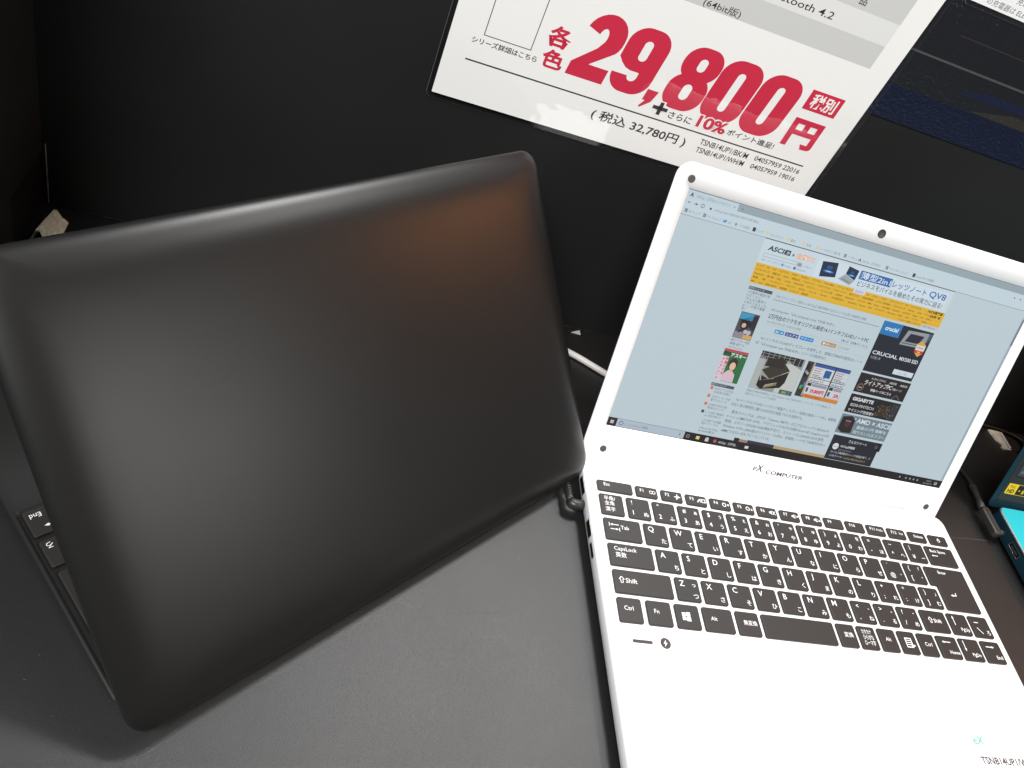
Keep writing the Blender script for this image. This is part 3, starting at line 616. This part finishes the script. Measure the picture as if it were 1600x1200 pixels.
# photo 2: shop sign boards
s.rect(140.8, 52.2, 180.2, 80.9, (52, 48, 48)); s.layer()
s.rect(147.6, 55.2, 166.4, 80.0, (196, 202, 208)); s.rect(167.6, 55.2, 180.1, 80.0, (190, 197, 204)); s.rect(146.2, 53.2, 147.6, 80.8, (166, 156, 128)); s.rect(148, 52.3, 180.1, 55.8, (196, 124, 54)); s.rect(141.0, 68.0, 144.0, 79.0, (28, 26, 30)); s.poly([(141.4, 72), (144.6, 70), (145.4, 71.6), (142, 74)], (170, 172, 176)); s.rect(142.2, 58.2, 144.2, 61.4, (86, 150, 60)); s.rect(144.4, 60, 146.0, 64.4, (48, 110, 184)); s.layer()
for x0, x1 in ((147.6, 166.4), (167.6, 180.1)):
    s.rect(x0, 77.8, x1, 80.0, (44, 82, 156)); s.rect(x0 + .4, 62.0, x0 + 4, 64.4, (40, 40, 44)); s.rect(x0 + 4.6, 62.0, x1 - .6, 64.4, (140, 144, 150)); s.rect(x0, 64.9, x1, 65.4, (60, 60, 66)); s.rect(x0, 68.4, x1, 68.9, (60, 60, 66))
    for q in range(4): s.rect(x0 + 1, 71 + 1.7 * q, x0 + (8.4 if q % 2 else 7), 71.6 + 1.7 * q, ((110, 116, 124), (180, 120, 100))[q % 2])
    s.rect(x0 + .8, 57, x0 + 2.8, 60.6, (70, 74, 84)); s.text('66.2mm 9.9', x0 + 1, 66.0, 1.9, (60, 62, 68), .02, width=min(12, x1 - x0 - 2))
    s.text('TSNB14', x0 + 1, 69.4, 1.6, (60, 62, 68), .02, width=min(12, x1 - x0 - 2))
s.rect(158.4, 70.6, 164.4, 76.6, (40, 84, 140)); s.text('29,800円', 152.2, 57.2, 3.6, (196, 36, 64), .05, width=12.6); s.text('29,', 174.2, 57.2, 3.6, (196, 36, 64), .05, width=5.4); s.text('税込 32780円', 150.0, 53.2, 1.8, (150, 70, 30), .02, width=14)
# advertisements
s.rect(189.3, 83.3, 236.9, 124.4, (20, 26, 38)); s.layer()
s.rect(189.5, 113.8, 207.3, 124.3, (30, 112, 172)); s.fit('CRUCIAL', 191.0, 97.6, 214.8, 100.6, (206, 214, 220), .02); s.layer(); s.fit('MX500 SSD', 216.8, 97.6, 234.6, 100.6, (206, 214, 220), .02)
s.fit('crucial', 192.6, 117.6, 204.6, 121.0, (214, 226, 234), .03, slant=.1); s.text('今が買い時', 190.9, 94.0, 2.6, (150, 156, 164), .01, width=9.4)
s.poly([(210.6, 109.6), (228.0, 110.2), (236.6, 118.6), (236.6, 123.0), (213.4, 121.6)], (138, 144, 150)); s.rect(233.2, 114.4, 236.8, 124.2, (24, 48, 70)); s.layer(); s.poly([(214.2, 112.8), (227.2, 113.2), (230.0, 119.8), (216.8, 119.6)], (28, 26, 46)); s.poly([(212.2, 111.0), (226.4, 111.6), (226.6, 112.1), (212.4, 111.6)], (40, 44, 52)); s.layer()
s.poly([(231.2, 103.4), (234.8, 106.6), (235.0, 113.4), (230.4, 116.0), (226.2, 113.2), (226.6, 106.6)], (204, 160, 60)); s.layer(); s.rect(226.6, 108.6, 234.9, 112.6, (210, 206, 200)); s.rect(226.4, 106.2, 234.8, 108.4, (196, 50, 46)); s.layer(); s.text('大賞', 229, 106.6, 1.6, (220, 200, 180), .02); s.text('AWARD', 227.6, 110.0, 1.8, (70, 60, 60), .01, width=6)
s.rect(216.4, 86.0, 235.4, 90.2, (196, 208, 216)); s.layer(); s.text('くわしく見る', 221.0, 87.0, 2.2, (110, 130, 140), width=9)
s.rect(189.2, 65.7, 237.6, 81.8, (28, 24, 26)); s.layer()
s.text('AURA SYNC', 200.4, 78.0, 2.2, (170, 168, 168), .015, width=14); s.text('ASCII', 218, 77.8, 2.3, (190, 190, 190), .03, width=6.6); s.text('ASUS', 228.4, 77.6, 2.3, (190, 190, 190), .03, width=7)
s.fit('ライトアップPC', 195.6, 72.6, 222.0, 77.0, (206, 206, 206), .02, slant=.15); s.text('特集ページ!!', 223, 73.2, 2.2, (180, 180, 180), .01, width=9); s.text('特集ページはこちら', 204, 68.6, 2.6, (200, 200, 200), .02, width=20)
s.ring(194.0, 70.0, 2.7, 3.1, (150, 90, 70), 18); s.ring(194.0, 70.0, 2.2, 2.5, (80, 120, 90), 18); s.text('AURA', 192.3, 69.4, 1.5, (200, 200, 200), .02, width=3.4)
s.line(226, 66.4, 229.4, 69.8, .4, (120, 116, 112)); s.line(229.4, 69.8, 233.4, 66.6, .4, (120, 116, 112))
s.rect(189.2, 48.2, 237.8, 63.9, (22, 22, 26)); s.layer()
s.fit('GIGABYTE', 192.0, 58.6, 212.0, 61.6, (206, 208, 210), .045); s.fit('B250-FINTECH', 192.4, 53.8, 214.6, 56.2, (182, 184, 186), .02); s.text('マイニング決定板!!', 192.0, 49.6, 2.7, (206, 208, 210), .02, width=24.5)
s.poly([(218, 50.0), (230.0, 50.6), (229.4, 60.2), (218.8, 59.6)], (46, 38, 26)); s.rect(230.4, 49.0, 236.6, 62.6, (44, 44, 50)); s.layer()
for q in range(22): 
    x, y = random.uniform(217, 229), random.uniform(49.4, 60); s.rect(x, y, x + random.uniform(.5, 1.6), y + .5, random.choice(((150, 96, 40), (110, 70, 40), (90, 90, 60), (160, 110, 90))))
for q in range(12):
    x, y = random.uniform(228.5, 236), random.uniform(49.4, 61.6); s.disc(x, y, random.uniform(.2, .6), random.choice(((130, 130, 140), (170, 170, 176), (80, 80, 92))), 8)
s.rect(189.2, 30.2, 237.8, 46.6, (108, 126, 134)); s.layer()
s.poly([(190.6, 33.4), (195.2, 30.8), (203.6, 31.6), (203.0, 43.4), (198.8, 45.8), (190.8, 44.2)], (36, 28, 26)); s.fit('AMD × ASCII', 204.6, 41.0, 237.4, 45.0, (204, 214, 220), .02)
s.text('最高の1円 情報を', 207.0, 36.4, 3.2, (190, 202, 208), .012, width=29.0); s.text('知りたい人はココへ', 205.6, 32.2, 3.2, (190, 202, 208), .012, width=30.6); s.layer(); s.disc(197.4, 38.4, 2.6, (66, 40, 36), 14); s.disc(202.8, 44.0, .9, (170, 176, 180), 10); s.text('RYZEN', 195.2, 40.6, 1.5, (190, 160, 150), .02)
s.rect(190.0, 7.0, 235.8, 28.2, (26, 30, 38)); s.rect(234.0, 20.8, 237.8, 28.2, (26, 30, 38)); s.layer()
s.text('さんのツイート', 206.0, 23.6, 3.0, (196, 202, 206), .012, width=17.6); s.disc(196.0, 18.6, 2.8, (206, 210, 214), 18); s.text('ASCII.jp編集部', 200.2, 18.8, 2.3, (200, 206, 210), .02, width=14); s.text('@asciijpeditors', 200.0, 15.8, 2.0, (130, 136, 142), width=12.5); s.ring(233.2, 24.4, .9, 1.2, (130, 136, 142), 12)
s.text('エレコムの電源直付チェーンの全製品を新て、パ', 193.4, 12.8, 2.2, (186, 192, 198), .005, width=39); s.text('つぷをクリーム!', 193.2, 9.6, 2.2, (186, 192, 198), .005, width=13); s.text('buff.ly/38kASSa2017', 208, 9.4, 2.2, (160, 140, 80), .005, width=21); s.layer(); s.text('ASCII', 194.0, 18.0, 1.3, (60, 60, 70), .02, width=4)
# strip of banner above the task bar, then the task bar
s.rect(106.0, 6.7, 110.5, 9.4, (30, 22, 26)); s.rect(110.5, 6.7, 118, 9.0, (150, 120, 110)); s.rect(118, 6.7, 142, 9.4, (44, 44, 62)); s.rect(142, 6.7, 190.0, 9.2, (172, 150, 108)); s.layer()
s.rect(0, 0, 312.1, 6.7, (26, 21, 20)); s.layer()
s.rect(0, 0, 7.4, 6.7, (48, 32, 34)); s.rect(7.4, .3, 63.9, 6.5, (168, 182, 194)); s.layer()
for a, c in ((0, 0), (1.35, 0), (0, 1.35), (1.35, 1.35)): s.rect(2.4 + a, 2.0 + c, 3.6 + a, 3.2 + c, (196, 204, 210))
s.ring(11.1, 3.3, 1.25, 1.75, (70, 78, 100), 16); s.text('ここに入力して検索', 14.0, 2.3, 2.4, (100, 108, 120), width=19); s.rect(59.8, 2.6, 60.6, 4.4, (90, 98, 108))
s.outline(65.9, 2.2, 68.5, 4.6, .4, (150, 156, 160)); s.rect(74.2, 2.2, 77.2, 4.8, (206, 196, 120)); s.rect(82.2, 1.8, 85.2, 4.6, (190, 194, 198)); s.outline(83.0, 4.6, 84.4, 5.4, .3, (190, 194, 198))
s.disc(90.8, 3.4, 1.5, (176, 70, 50), 16); s.text('ASCII.jp：2万円台..', 93.8, 2.4, 2.4, (200, 204, 208), .01, width=16.4); s.rect(88.0, .1, 112, .5, (120, 140, 160)); s.rect(117.6, 2.2, 120.8, 4.4, (200, 204, 208))
for x in (267.6, 274, 278.2, 282, 286): s.rect(x, 2.8, x + 1.4, 4.2, (150, 156, 160))
s.text('16:21', 296.0, 3.9, 1.7, (180, 186, 190), width=5); s.text('2019/07/19', 293.4, 1.4, 1.7, (170, 176, 180), width=9); s.outline(304.8, 2.2, 307.4, 4.4, .5, (200, 204, 208)); s.layer(); s.disc(90.8, 3.4, .6, (70, 120, 180), 12)
s.rect(309.6, 7.0, 312.0, 158.4, (150, 165, 172)); s.layer(); s.rect(309.8, 130, 311.9, 152, (112, 126, 132))
scr = s.build('screen', 'screen', wlid); scr.location = (0, 0, -.0001)
scr['label'] = 'bright laptop screen showing a Japanese web page with a yellow menu band'

# ---------------------------------------------------------------- black laptop, seen from behind
BYAW = rad(38.374); BT = rad(46.92); BC = Vector((-0.1365, -0.1271, 0.0131)); BW = 335.0; BL = 230.4
bu = Vector((math.cos(BYAW), math.sin(BYAW), 0)); bv = Vector((-math.sin(BYAW), math.cos(BYAW), 0))
# laptop frame: x = -bu, y = -bv ; laptop x 327 lies at the left end of the hinge as seen by the camera
org = BC - bu * (BW / 2000) + bu * 0.327; org.z = 0
org = org + bv * (-0.0075)
black = tag(empty('laptop', frame(org, -bu, -bv, (0, 0, 1))), 'matte black laptop seen from behind with its lid half closed', 'laptop', 'notebook computers on display')
BX0, BX1, BYF, BYR = -7.6, 326.6, -232.0, -22.5
V, F = base_mesh(BX0, BX1, BYF, BYR, 6)
bbase = make('base', V, F, 'black_deck', black)
for p in bbase.data.polygons: p.use_smooth = len(p.vertices) == 4
gV = []; gF = []
for k in KEYS:
    if k[0] == 'enter': continue
    v_, f_ = loft([mm([(x, y, WELL + .05) for x, y in rrect(k[0] - .9, k[3] - .9, k[1] + .9, k[2] + .9, 1.6, 3)])], False, True); o_ = len(gV)
    gV += v_; gF += [tuple(i + o_ for i in f) for f in f_]
for r_ in ((279.4, -83.9, 320.9, -65.4), (285.5, -104.3, 320.9, -84.0)):
    o_ = len(gV); gV += mm([(r_[0], r_[1], WELL + .05), (r_[2], r_[1], WELL + .05), (r_[2], r_[3], WELL + .05), (r_[0], r_[3], WELL + .05)]); gF.append((o_, o_ + 1, o_ + 2, o_ + 3))
make('key_gap_shade', gV, gF, 'hole', bbase)  # black plates under the keys paint the shade of their recesses
laptop_keys(bbase); feet(bbase, BX0, BX1, BYF, BYR)
bw = bv * math.cos(BT) + Vector((0, 0, 1)) * math.sin(BT); bx = -bu; bn = bx.cross(bw)
# lid mesh coordinates: x 0..335 from the hinge's right end (as seen by its user), y 0..230
V, F = lid_mesh(0, BW, 0, BL, 13, (11, 36, 324, 212), T=8.78)
blid = make('lid', V, F, 'black_shell', black, smooth=True)
lm = frame(BC + bu * (BW / 2000) + bn * 0.0018, bx, bw, bn)
blid.matrix_local = black.matrix_world.inverted() @ lm
pr = Print(0); pr.rect(11.2, 36.2, 323.8, 211.8, W_)
plate(pr, 'screen', 'pane_off', blid, -.7)
V, F = tube([(.045, .0135, .0016), (.29, .0135, .0016)], .0030, 14)
make('hinge', V, F, 'black_deck', blid, smooth=True)

# ================================================================== PRICE CARD ON THE WALL
sign = tag(empty('price_sign', wall_frame(0.0032) @ Matrix.Translation((-.1735, .1770, 0)) @ Matrix.Rotation(0.0066, 4, 'Z')), 'laminated white price card with large red 29,800 yen on black wall', 'sign')
p = Print(0.03); RED = (202, 42, 70); BLK = (52, 48, 50)
PX, PY = -173.5, 177.0
p.rect(PX, PY, 121.5, PY + 210, (240, 240, 237)); p.layer()
p.rect(-62, 285.0, 104, 301.0, (203, 204, 202)); p.rect(-62, 301.0, 104, 316.0, (224, 225, 223)); p.rect(-62, 316.0, 104, 333, (203, 204, 202)); p.rect(-62, 333, 104, 350, (224, 225, 223)); p.layer()
p.text('(64bit版)', 0.2, 286.4, 5.6, BLK, .004, 'r', width=27); p.text('Bluetooth 4.2', 58.4, 304.6, 6.6, BLK, .006, 'r', width=52); p.text('品', 68.6, 319.2, 6.0, BLK, .01)
p.outline(-152.0, 224.2, -119.6, 262.0, .55, (70, 68, 70))
p.fit('シリーズ詳細はこちら', -158.4, 217.6, -113.8, 221.9, BLK, .016)
p.rect(-158.7, 205.4, 105.0, 206.4, BLK)
p.fit('各', -112.4, 231.2, -96.8, 245.4, RED, .03); p.fit('色', -111.4, 216.9, -96.2, 229.6, RED, .03)
PAPER = (240, 240, 237)
def blob(x0, y0, x1, y1, r, col, sl=.085, yb=217.0, seg=10): p.poly([(x + sl * (y - yb), y) for x, y in rrect(x0, y0, x1, y1, r, seg)], col)
def spoly(pts, col, sl=.085, yb=217.0): p.poly([(x + sl * (y - yb), y) for x, y in pts], col)
def arcp(cx, cy, rx, ry, a0, a1, n=12): return [(cx + rx * math.cos(rad(a0 + (a1 - a0) * k / n)), cy + ry * math.sin(rad(a0 + (a1 - a0) * k / n))) for k in range(n + 1)]
Y0, Y1 = 216.8, 262.8
for a in (5.6, 37.2):                                   # 0 0
    blob(a - .4, Y0, a + 30.2, Y1, 12.0, RED)
blob(-64.4, Y0, -35.0, Y1, 12.0, RED)                   # 9
blob(-23.2, 238.4, 4.8, Y1, 11.4, RED)                  # 8 upper
# 2
tw = arcp(-79.2, 249.0, 13.6, 13.8, 170, 0) + arcp(-72.0, 247.0, 6.4, 10, -10, -50, 5) + [(-81.0, 227.6), (-66.2, 227.6), (-66.2, 217.2), (-93.0, 217.2), (-93.0, 226.4), (-80.6, 239.4)] + arcp(-80.6, 247.4, 3.0, 5.6, -30, 170, 9)
spoly(tw[::-1], RED)
spoly([(-34.8, 224.6), (-26.4, 224.6), (-28.0, 216.6), (-33.8, 210.6), (-35.0, 211.6), (-32.6, 216.4), (-34.8, 216.4)][::-1], RED)   # comma
p.layer()
blob(-24.4, Y0, 4.8, 243.4, 11.6, RED)                  # 8 lower
for a in (5.6, 37.2): blob(a + 12.0, Y0 + 8.4, a + 17.8, Y1 - 8.4, 2.8, PAPER)
blob(-52.8, 240.4, -46.8, Y1 - 8.4, 2.9, PAPER)
spoly([(-65.0, 228.8), (-53.2, 228.8), (-53.2, 231.2), (-46.4, 231.2), (-46.4, 232.4), (-52.4, 232.4), (-57.0, 233.6), (-61.0, 236.4), (-65.0, 240.6)], PAPER)
p.layer()
spoly(arcp(-49.8, Y0 + 12.2, 3.4, 3.4, 180, 360, 10) + [(-46.4, 231.6), (-46.9, 232.6), (-53.2, 232.6)], PAPER)
blob(-12.2, 246.0, -6.2, Y1 - 7.6, 2.9, PAPER); blob(-13.0, Y0 + 7.8, -6.4, 236.2, 3.2, PAPER)
p.rect(76.0, 245.8, 102.8, 260.4, RED); p.layer(); p.fit('税別', 79.4, 247.6, 99.6, 258.6, (243, 240, 238), .022, slant=.0)
p.fit('円', 76.6, 217.2, 101.6, 239.0, RED, .045)
p.rect(-26.0, 212.1, -13.0, 216.3, (240, 240, 237)); p.rect(-22.2, 208.6, -16.8, 219.6, (240, 240, 237))
p.fit('10%', 9.4, 209.0, 34.2, 219.8, (240, 240, 237), .11); p.fit('ポイント進呈!', 34.8, 210.6, 74.6, 216.2, (240, 240, 237), .05); p.layer()
p.rect(-25.2, 212.9, -13.8, 215.5, BLK); p.rect(-20.9, 209.4, -18.1, 218.8, BLK)
p.fit('さらに', -11.9, 209.8, 6.2, 215.0, BLK, .012); p.fit('10%', 10.4, 209.8, 33.4, 219.0, RED, .035); p.fit('ポイント進呈!', 35.2, 211.0, 74.2, 215.8, BLK, .014)
p.fit('( 税込 32,780円 )', -63.6, 191.4, 10.4, 200.4, BLK, .012, res=4)
p.fit('TSNB14UP1/BK/M', 20.4, 198.2, 60.2, 202.6, BLK, .006); p.fit('04057959 22016', 66.0, 199.0, 105.0, 202.8, BLK, .006)
p.fit('TSNB14UP1/WH/M', 20.6, 191.8, 60.6, 196.0, BLK, .006); p.fit('04057959 19016', 66.6, 192.4, 105.2, 196.2, BLK, .006)
p.V = [(x - PX, y - PY, z) for x, y, z in p.V]
p.build('paper', 'sign_print', sign)
def film_border(x0, y0, x1, y1, bx0, by0, bx1, by1, r, parent, t=.35):
    o = rrect(bx0, by0, bx1, by1, r, 6); i = rrect(x0, y0, x1, y1, .3, 6)
    V, F = loft([mm([(x, y, 0) for x, y in i]), mm([(x, y, 0) for x, y in o])], False, False)
    n = len(o); r2 = mm([(x, y, .25) for x, y in rrect(bx0 + .3, by0 + .3, bx1 - .3, by1 - .3, r - .2, 6)]); r1 = mm([(x, y, .05) for x, y in o])
    v2, f2 = loft([r1, r2], False, False); nf = len(F); V, F = join((V, F), (v2, f2))
    return make('laminate_border', V, F, ['film', 'film_edge'], parent, fmat=[0] * nf + [1] * (len(F) - nf))
film_border(-.0, -.0, 295, 210, -3.6, -3.8, 299.2, 214, 4.2, sign)

# black poster to the right of it
poster = tag(empty('poster', wall_frame(0.0012) @ Matrix.Translation((.108, .2590, 0))), 'glossy black poster with dark blue bottom band right of the price card', 'poster')
q = Print(0.03)
q.rect(0, 0, 330, 128, (24, 25, 30)); q.layer(); q.rect(0, 0, 330, 23.6, (12, 17, 42)); q.layer(); q.poly([(0, 47.6), (330, 47.8), (330, 49.4), (0, 49.0)], (74, 74, 74)); q.rect(40, 66, 100, 66.5, (56, 56, 54))
q.poly([(86, 24.4), (330, 22.0), (330, 34), (120, 31.0)], (46, 43, 39)); q.poly([(66, 33.0), (330, 37.5), (330, 42), (90, 38.5)], (20, 26, 54))  # blue and brown streaks: reflections in the gloss, painted as colour
q.build('sheet', 'poster_print_and_reflections', poster)
V, F = box_vf(0, 0, -.0010, .330, .128, -.0001); make('backing_board', V, F, 'black_plastic', poster)
# second laminated white card at the top right
card = tag(empty('notice_card', wall_frame(0.0030) @ Matrix.Translation((.1352, .3462, 0))), 'white laminated notice card with grey small print at top right corner', 'sign')
q = Print(0.03); q.rect(0, 0, 200, 40, (238, 240, 240)); q.layer()
q.fit('の充電器は ELECOM', 11.5, 1.6, 54, 5.6, (96, 96, 98), .0); q.fit('充電器', 31, 7.6, 45, 11.6, (96, 96, 98), .0)
q.build('paper', 'sign_print', card)
film_border(0, 0, 200, 40, -3.2, -3.0, 203, 43, 3.5, card)

# ================================================================== TURQUOISE SMALL LAPTOP AT THE RIGHT EDGE
teal = tag(empty('laptop', Matrix.Translation((.4075, .010, 0))), 'small turquoise laptop cut off at the right edge of the picture', 'laptop', 'notebook computers on display')
def tl(i, z): return mm([(x, y, z) for x, y in rrect(i, -200 + i, 290 - i, 2 - i, 6 - i * .5, 5)])
V, F = loft([tl(3, 1.5), tl(.6, 4), tl(0, 8), tl(0, 16.6)]); tb = make('base', V, F, 'teal_side', teal)
V, F = loft([tl(.1, 16.65), tl(0, 17.6), tl(.9, 18.4)]); make('deck_plate', V, F, ['steel', 'teal_deck'], teal, fmat=[0] * (len(F) - 1) + [1])
for x, y in ((30, -20), (260, -20), (30, -180), (260, -180)):
    V, F = tube([(x / 1000, y / 1000, 0), (x / 1000, y / 1000, .0018)], .005, 12); make('foot', V, F, 'rubber', teal)
flank_port('port', -39.8, 11.0, 15.0, 5.6, 'hole', teal, 0.0)
V, F = box_vf(-.0002, -.0445, .0104, .0005, -.035, .0112); make('port_tongue', V, F, 'steel', teal)
V, F = tube([(.0005, -.0625, .0105), (-.0003, -.0625, .0105)], .0022, 14); make('audio_jack', V, F, 'hole', teal)
la2 = rad(68)
tl_lid = empty('lid'); tl_lid.parent = teal
tl_lid.matrix_local = frame((-.0035, .0062, .0105), (1, 0, 0), (0, math.cos(la2), math.sin(la2)), (0, -math.sin(la2), math.cos(la2)))
V, F = lid_mesh(0, 295, 0, 195, 6, (22, 30, 273, 180), T=7)
lidm = make('lid_shell', V, F, 'teal_side', tl_lid, smooth=True)
V, F = loft([mm([(x, y, -.6) for x, y in rrect(5, 8.5, 290, 190, 4, 5)]), mm([(x, y, .25) for x, y in rrect(5, 8.5, 290, 190, 4, 5)]), mm([(x, y, .4) for x, y in rrect(5.4, 8.9, 289.6, 189.6, 4, 5)])])
make('bezel', V, F, 'bezel', tl_lid)
q = Print(.02); q.rect(9.8, 34.5, 285, 184, (16, 17, 19)); q.layer(); q.rect(11.0, 36.0, 284, 183, (58, 64, 70)); q.layer(); q.disc(15, 40, 1.6, (92, 100, 110)); 
o = q.build('screen', 'screen', tl_lid); o.location = (0, 0, .00045)
q = Print(.02); q.poly(rrect(8.6, 16.6, 44, 27.6, .8, 3), (214, 186, 40)); q.layer(); q.rect(20.6, 17.0, 43.6, 27.2, (40, 36, 30)); q.text('FULL', 11.6, 23.2, 3.6, (96, 70, 20), .02, width=6.4); q.text('HD', 10.6, 18.0, 5.4, (60, 40, 20), .04, width=8.0); q.layer(); q.disc(24, 21.4, .8, (214, 186, 40)); q.text('IPS', 27.4, 18.8, 5.4, (214, 186, 40), .03)
o = q.build('sticker', 'flat_print', tl_lid); o.location = (0, 0, .00045)
tb['label'] = 'dark teal lower body'

# ================================================================== PLUGS, CABLES, SCRAPS
rp = tag(empty('power_plug', Matrix.Translation((.399, .0, 0))), 'black right-angle power plug in the side of the turquoise laptop', 'plug')
def rb(x0, y0, x1, y1, z0, z1, r): return loft([mm([(x, y, z0 + .8) for x, y in rrect(x0 + .7, y0 + .7, x1 - .7, y1 - .7, r, 5)]), mm([(x, y, z0 + 2) for x, y in rrect(x0, y0, x1, y1, r, 5)]), mm([(x, y, z1 - 1.4) for x, y in rrect(x0, y0, x1, y1, r, 5)]), mm([(x, y, z1 - .4) for x, y in rrect(x0 + .4, y0 + .4, x1 - .4, y1 - .4, r, 5)]), mm([(x, y, z1) for x, y in rrect(x0 + 1.2, y0 + 1.2, x1 - 1.2, y1 - 1.2, r - .6, 5)])])
V, F = rb(-4.6, -15.5, 4.0, 14.5, 5.2, 12.6, 3.6); make('plug_body', V, F, 'plug_plastic', rp)
V, F = tube([(.0036, -.0112, .0094), (.0060, -.0112, .0094), (.0083, -.0112, .0094)], [.0030, .0028, .0026], 14); make('collar', V, F, 'plug_plastic', rp, smooth=True)
q = Print(0); q.disc(-.6, 9.2, .75, W_, 12); plate(q, 'dimple', 'hole', rp, 12.64)
V, F = tube([(0, .0135, .0088), (.001, .0215, .0086), (.002, .024, .0084), (.0035, .033, .008), (.005, .0395, .0074)], [.0031, .0030, .0024, .0027, .0020], 14); make('strain_relief', V, F, 'plug_plastic', rp, smooth=True)
for k in range(3):
    y = .036 + .002 * k; V, F = tube([(.0046, y, .0076), (.0048, y + .0009, .0075)], .0029, 14); make('relief_ring', V, F, 'plug_plastic', rp)
V, F = tube(spline([(.005, .0395, .0074), (.0075, .052, .0055), (.0078, .066, .0026), (.002, .088, .0021), (-.02, .104, .0021), (-.06, .112, .0021)], 10), .0019, 10); make('cable', V, F, 'cable_black', rp, smooth=True)

lp = tag(empty('power_plug', Matrix.Translation((-.0195, -.0535, 0))), 'black right-angle power plug in the side of the white laptop', 'plug')
V, F = tube([(.0072, .0003, .0098), (.0040, .0002, .0098), (.0004, .0, .0098), (-.0014, .0010, .0097), (-.0022, .0030, .0095)], [.0036, .0040, .0041, .0040, .0036], 18); make('plug_body', V, F, 'black_plastic', lp, smooth=True)
V, F = tube([(.0086, .0003, .0098), (.0070, .0003, .0098)], .0019, 14); make('tip', V, F, 'metal', lp)
V, F = tube([(-.0018, .0018, .0095), (-.0024, .0065, .0094), (-.0026, .013, .0092)], [.0034, .0029, .0026], 14); make('strain_relief', V, F, 'black_plastic', lp, smooth=True)
for k in range(4):
    y = .0072 + .0021 * k; V, F = tube([(-.0024, y, .0093), (-.0025, y + .001, .0093)], .0032 - .0001 * k, 16); make('relief_ring', V, F, 'black_plastic', lp)
V, F = tube(spline([(-.0026, .013, .0092), (-.0018, .020, .0085), (.0034, .031, .0075), (.0042, .043, .006), (.001, .062, .0030), (-.01, .09, .0021), (-.05, .125, .0021), (-.10, .165, .0021)], 8), .0018, 10); make('cable', V, F, 'cable_black', lp, smooth=True)

wc = tag(make('white_cable', *tube(spline([(-.17, .128, .0029), (-.09, .127, .0029), (-.03, .119, .0029), (.0018, .1081, .0029), (.0315, .0925, .0029), (.06, .077, .0029), (.11, .060, .0029), (.18, .066, .0029)], 8), .0028, 12), 'cable_white', smooth=True), 'thick white cable on the table between the two laptop lids', 'cable')
# beige folded card by the left notch
prof = [(-6.5, 0.2), (-3.0, 3.0), (0.6, 15.0), (3.2, 15.4), (7.6, 5.0), (9.0, 4.6), (12.4, .3)]
th = [(x, z + .9) for x, z in prof]
V, F = loft([[(x / 1000, -.020, z / 1000) for x, z in prof + th[::-1]], [((x * .8 + 2) / 1000, .013, z * .62 / 1000) for x, z in prof + th[::-1]]])
tag(make('folded_card', V, F, 'card', loc=(-.4085, .121, 0)), 'folded beige card strip in the corner behind the black laptop', 'card')
V, F = join(box_vf(-.4155, .094, .0, -.409, .0968, .0065), box_vf(-.4150, .0985, .0, -.411, .1005, .0018))
tag(make('card_scrap', V, F, 'card'), 'tiny pale scrap beside the folded beige card in the left corner', 'card')
# torn beige card at the right end of the wall
out = [(484.0, 131.6), (499.4, 131.4), (501.2, 122), (500.0, 107.0), (490.5, 106.5), (488.6, 110.0), (491.6, 112.8), (489.4, 116.0), (487.8, 116.6), (486.6, 118.5)]
V, F = loft([[(x / 1000, y / 1000, .0004) for x, y in out], [(x / 1000, y / 1000, .0022) for x, y in out]])
tc_ = make('torn_card', V, F, ['card'], None)
tag(tc_, 'torn flat beige card on the table right of the white laptop lid', 'card')
V, F = box_vf(.4975, .109, .0023, .5005, .130, .0032); make('card_edge', V, F, 'scrap', tc_)
V, F = tube(spline([(.43, .1385, .0022), (.478, .1365, .0022), (.505, .1335, .0022), (.524, .1255, .0022), (.521, .113, .0022), (.512, .104, .0022), (.530, .085, .0022), (.60, .080, .0022)], 8), .0017, 10)
tag(make('black_cable', V, F, 'cable_black', smooth=True), 'thin black cable looping along the wall foot at the right', 'cable')
V, F = loft([[(.0058, .1378, .0003), (.0150, .1372, .0003), (.0140, .1412, .0003)], [(.0058, .1378, .0009), (.0150, .1372, .0009), (.0140, .1412, .0024)]])
tag(make('paper_scrap', V, F, 'grey_card'), 'small grey torn paper corner at the wall foot between the lids', 'scrap')
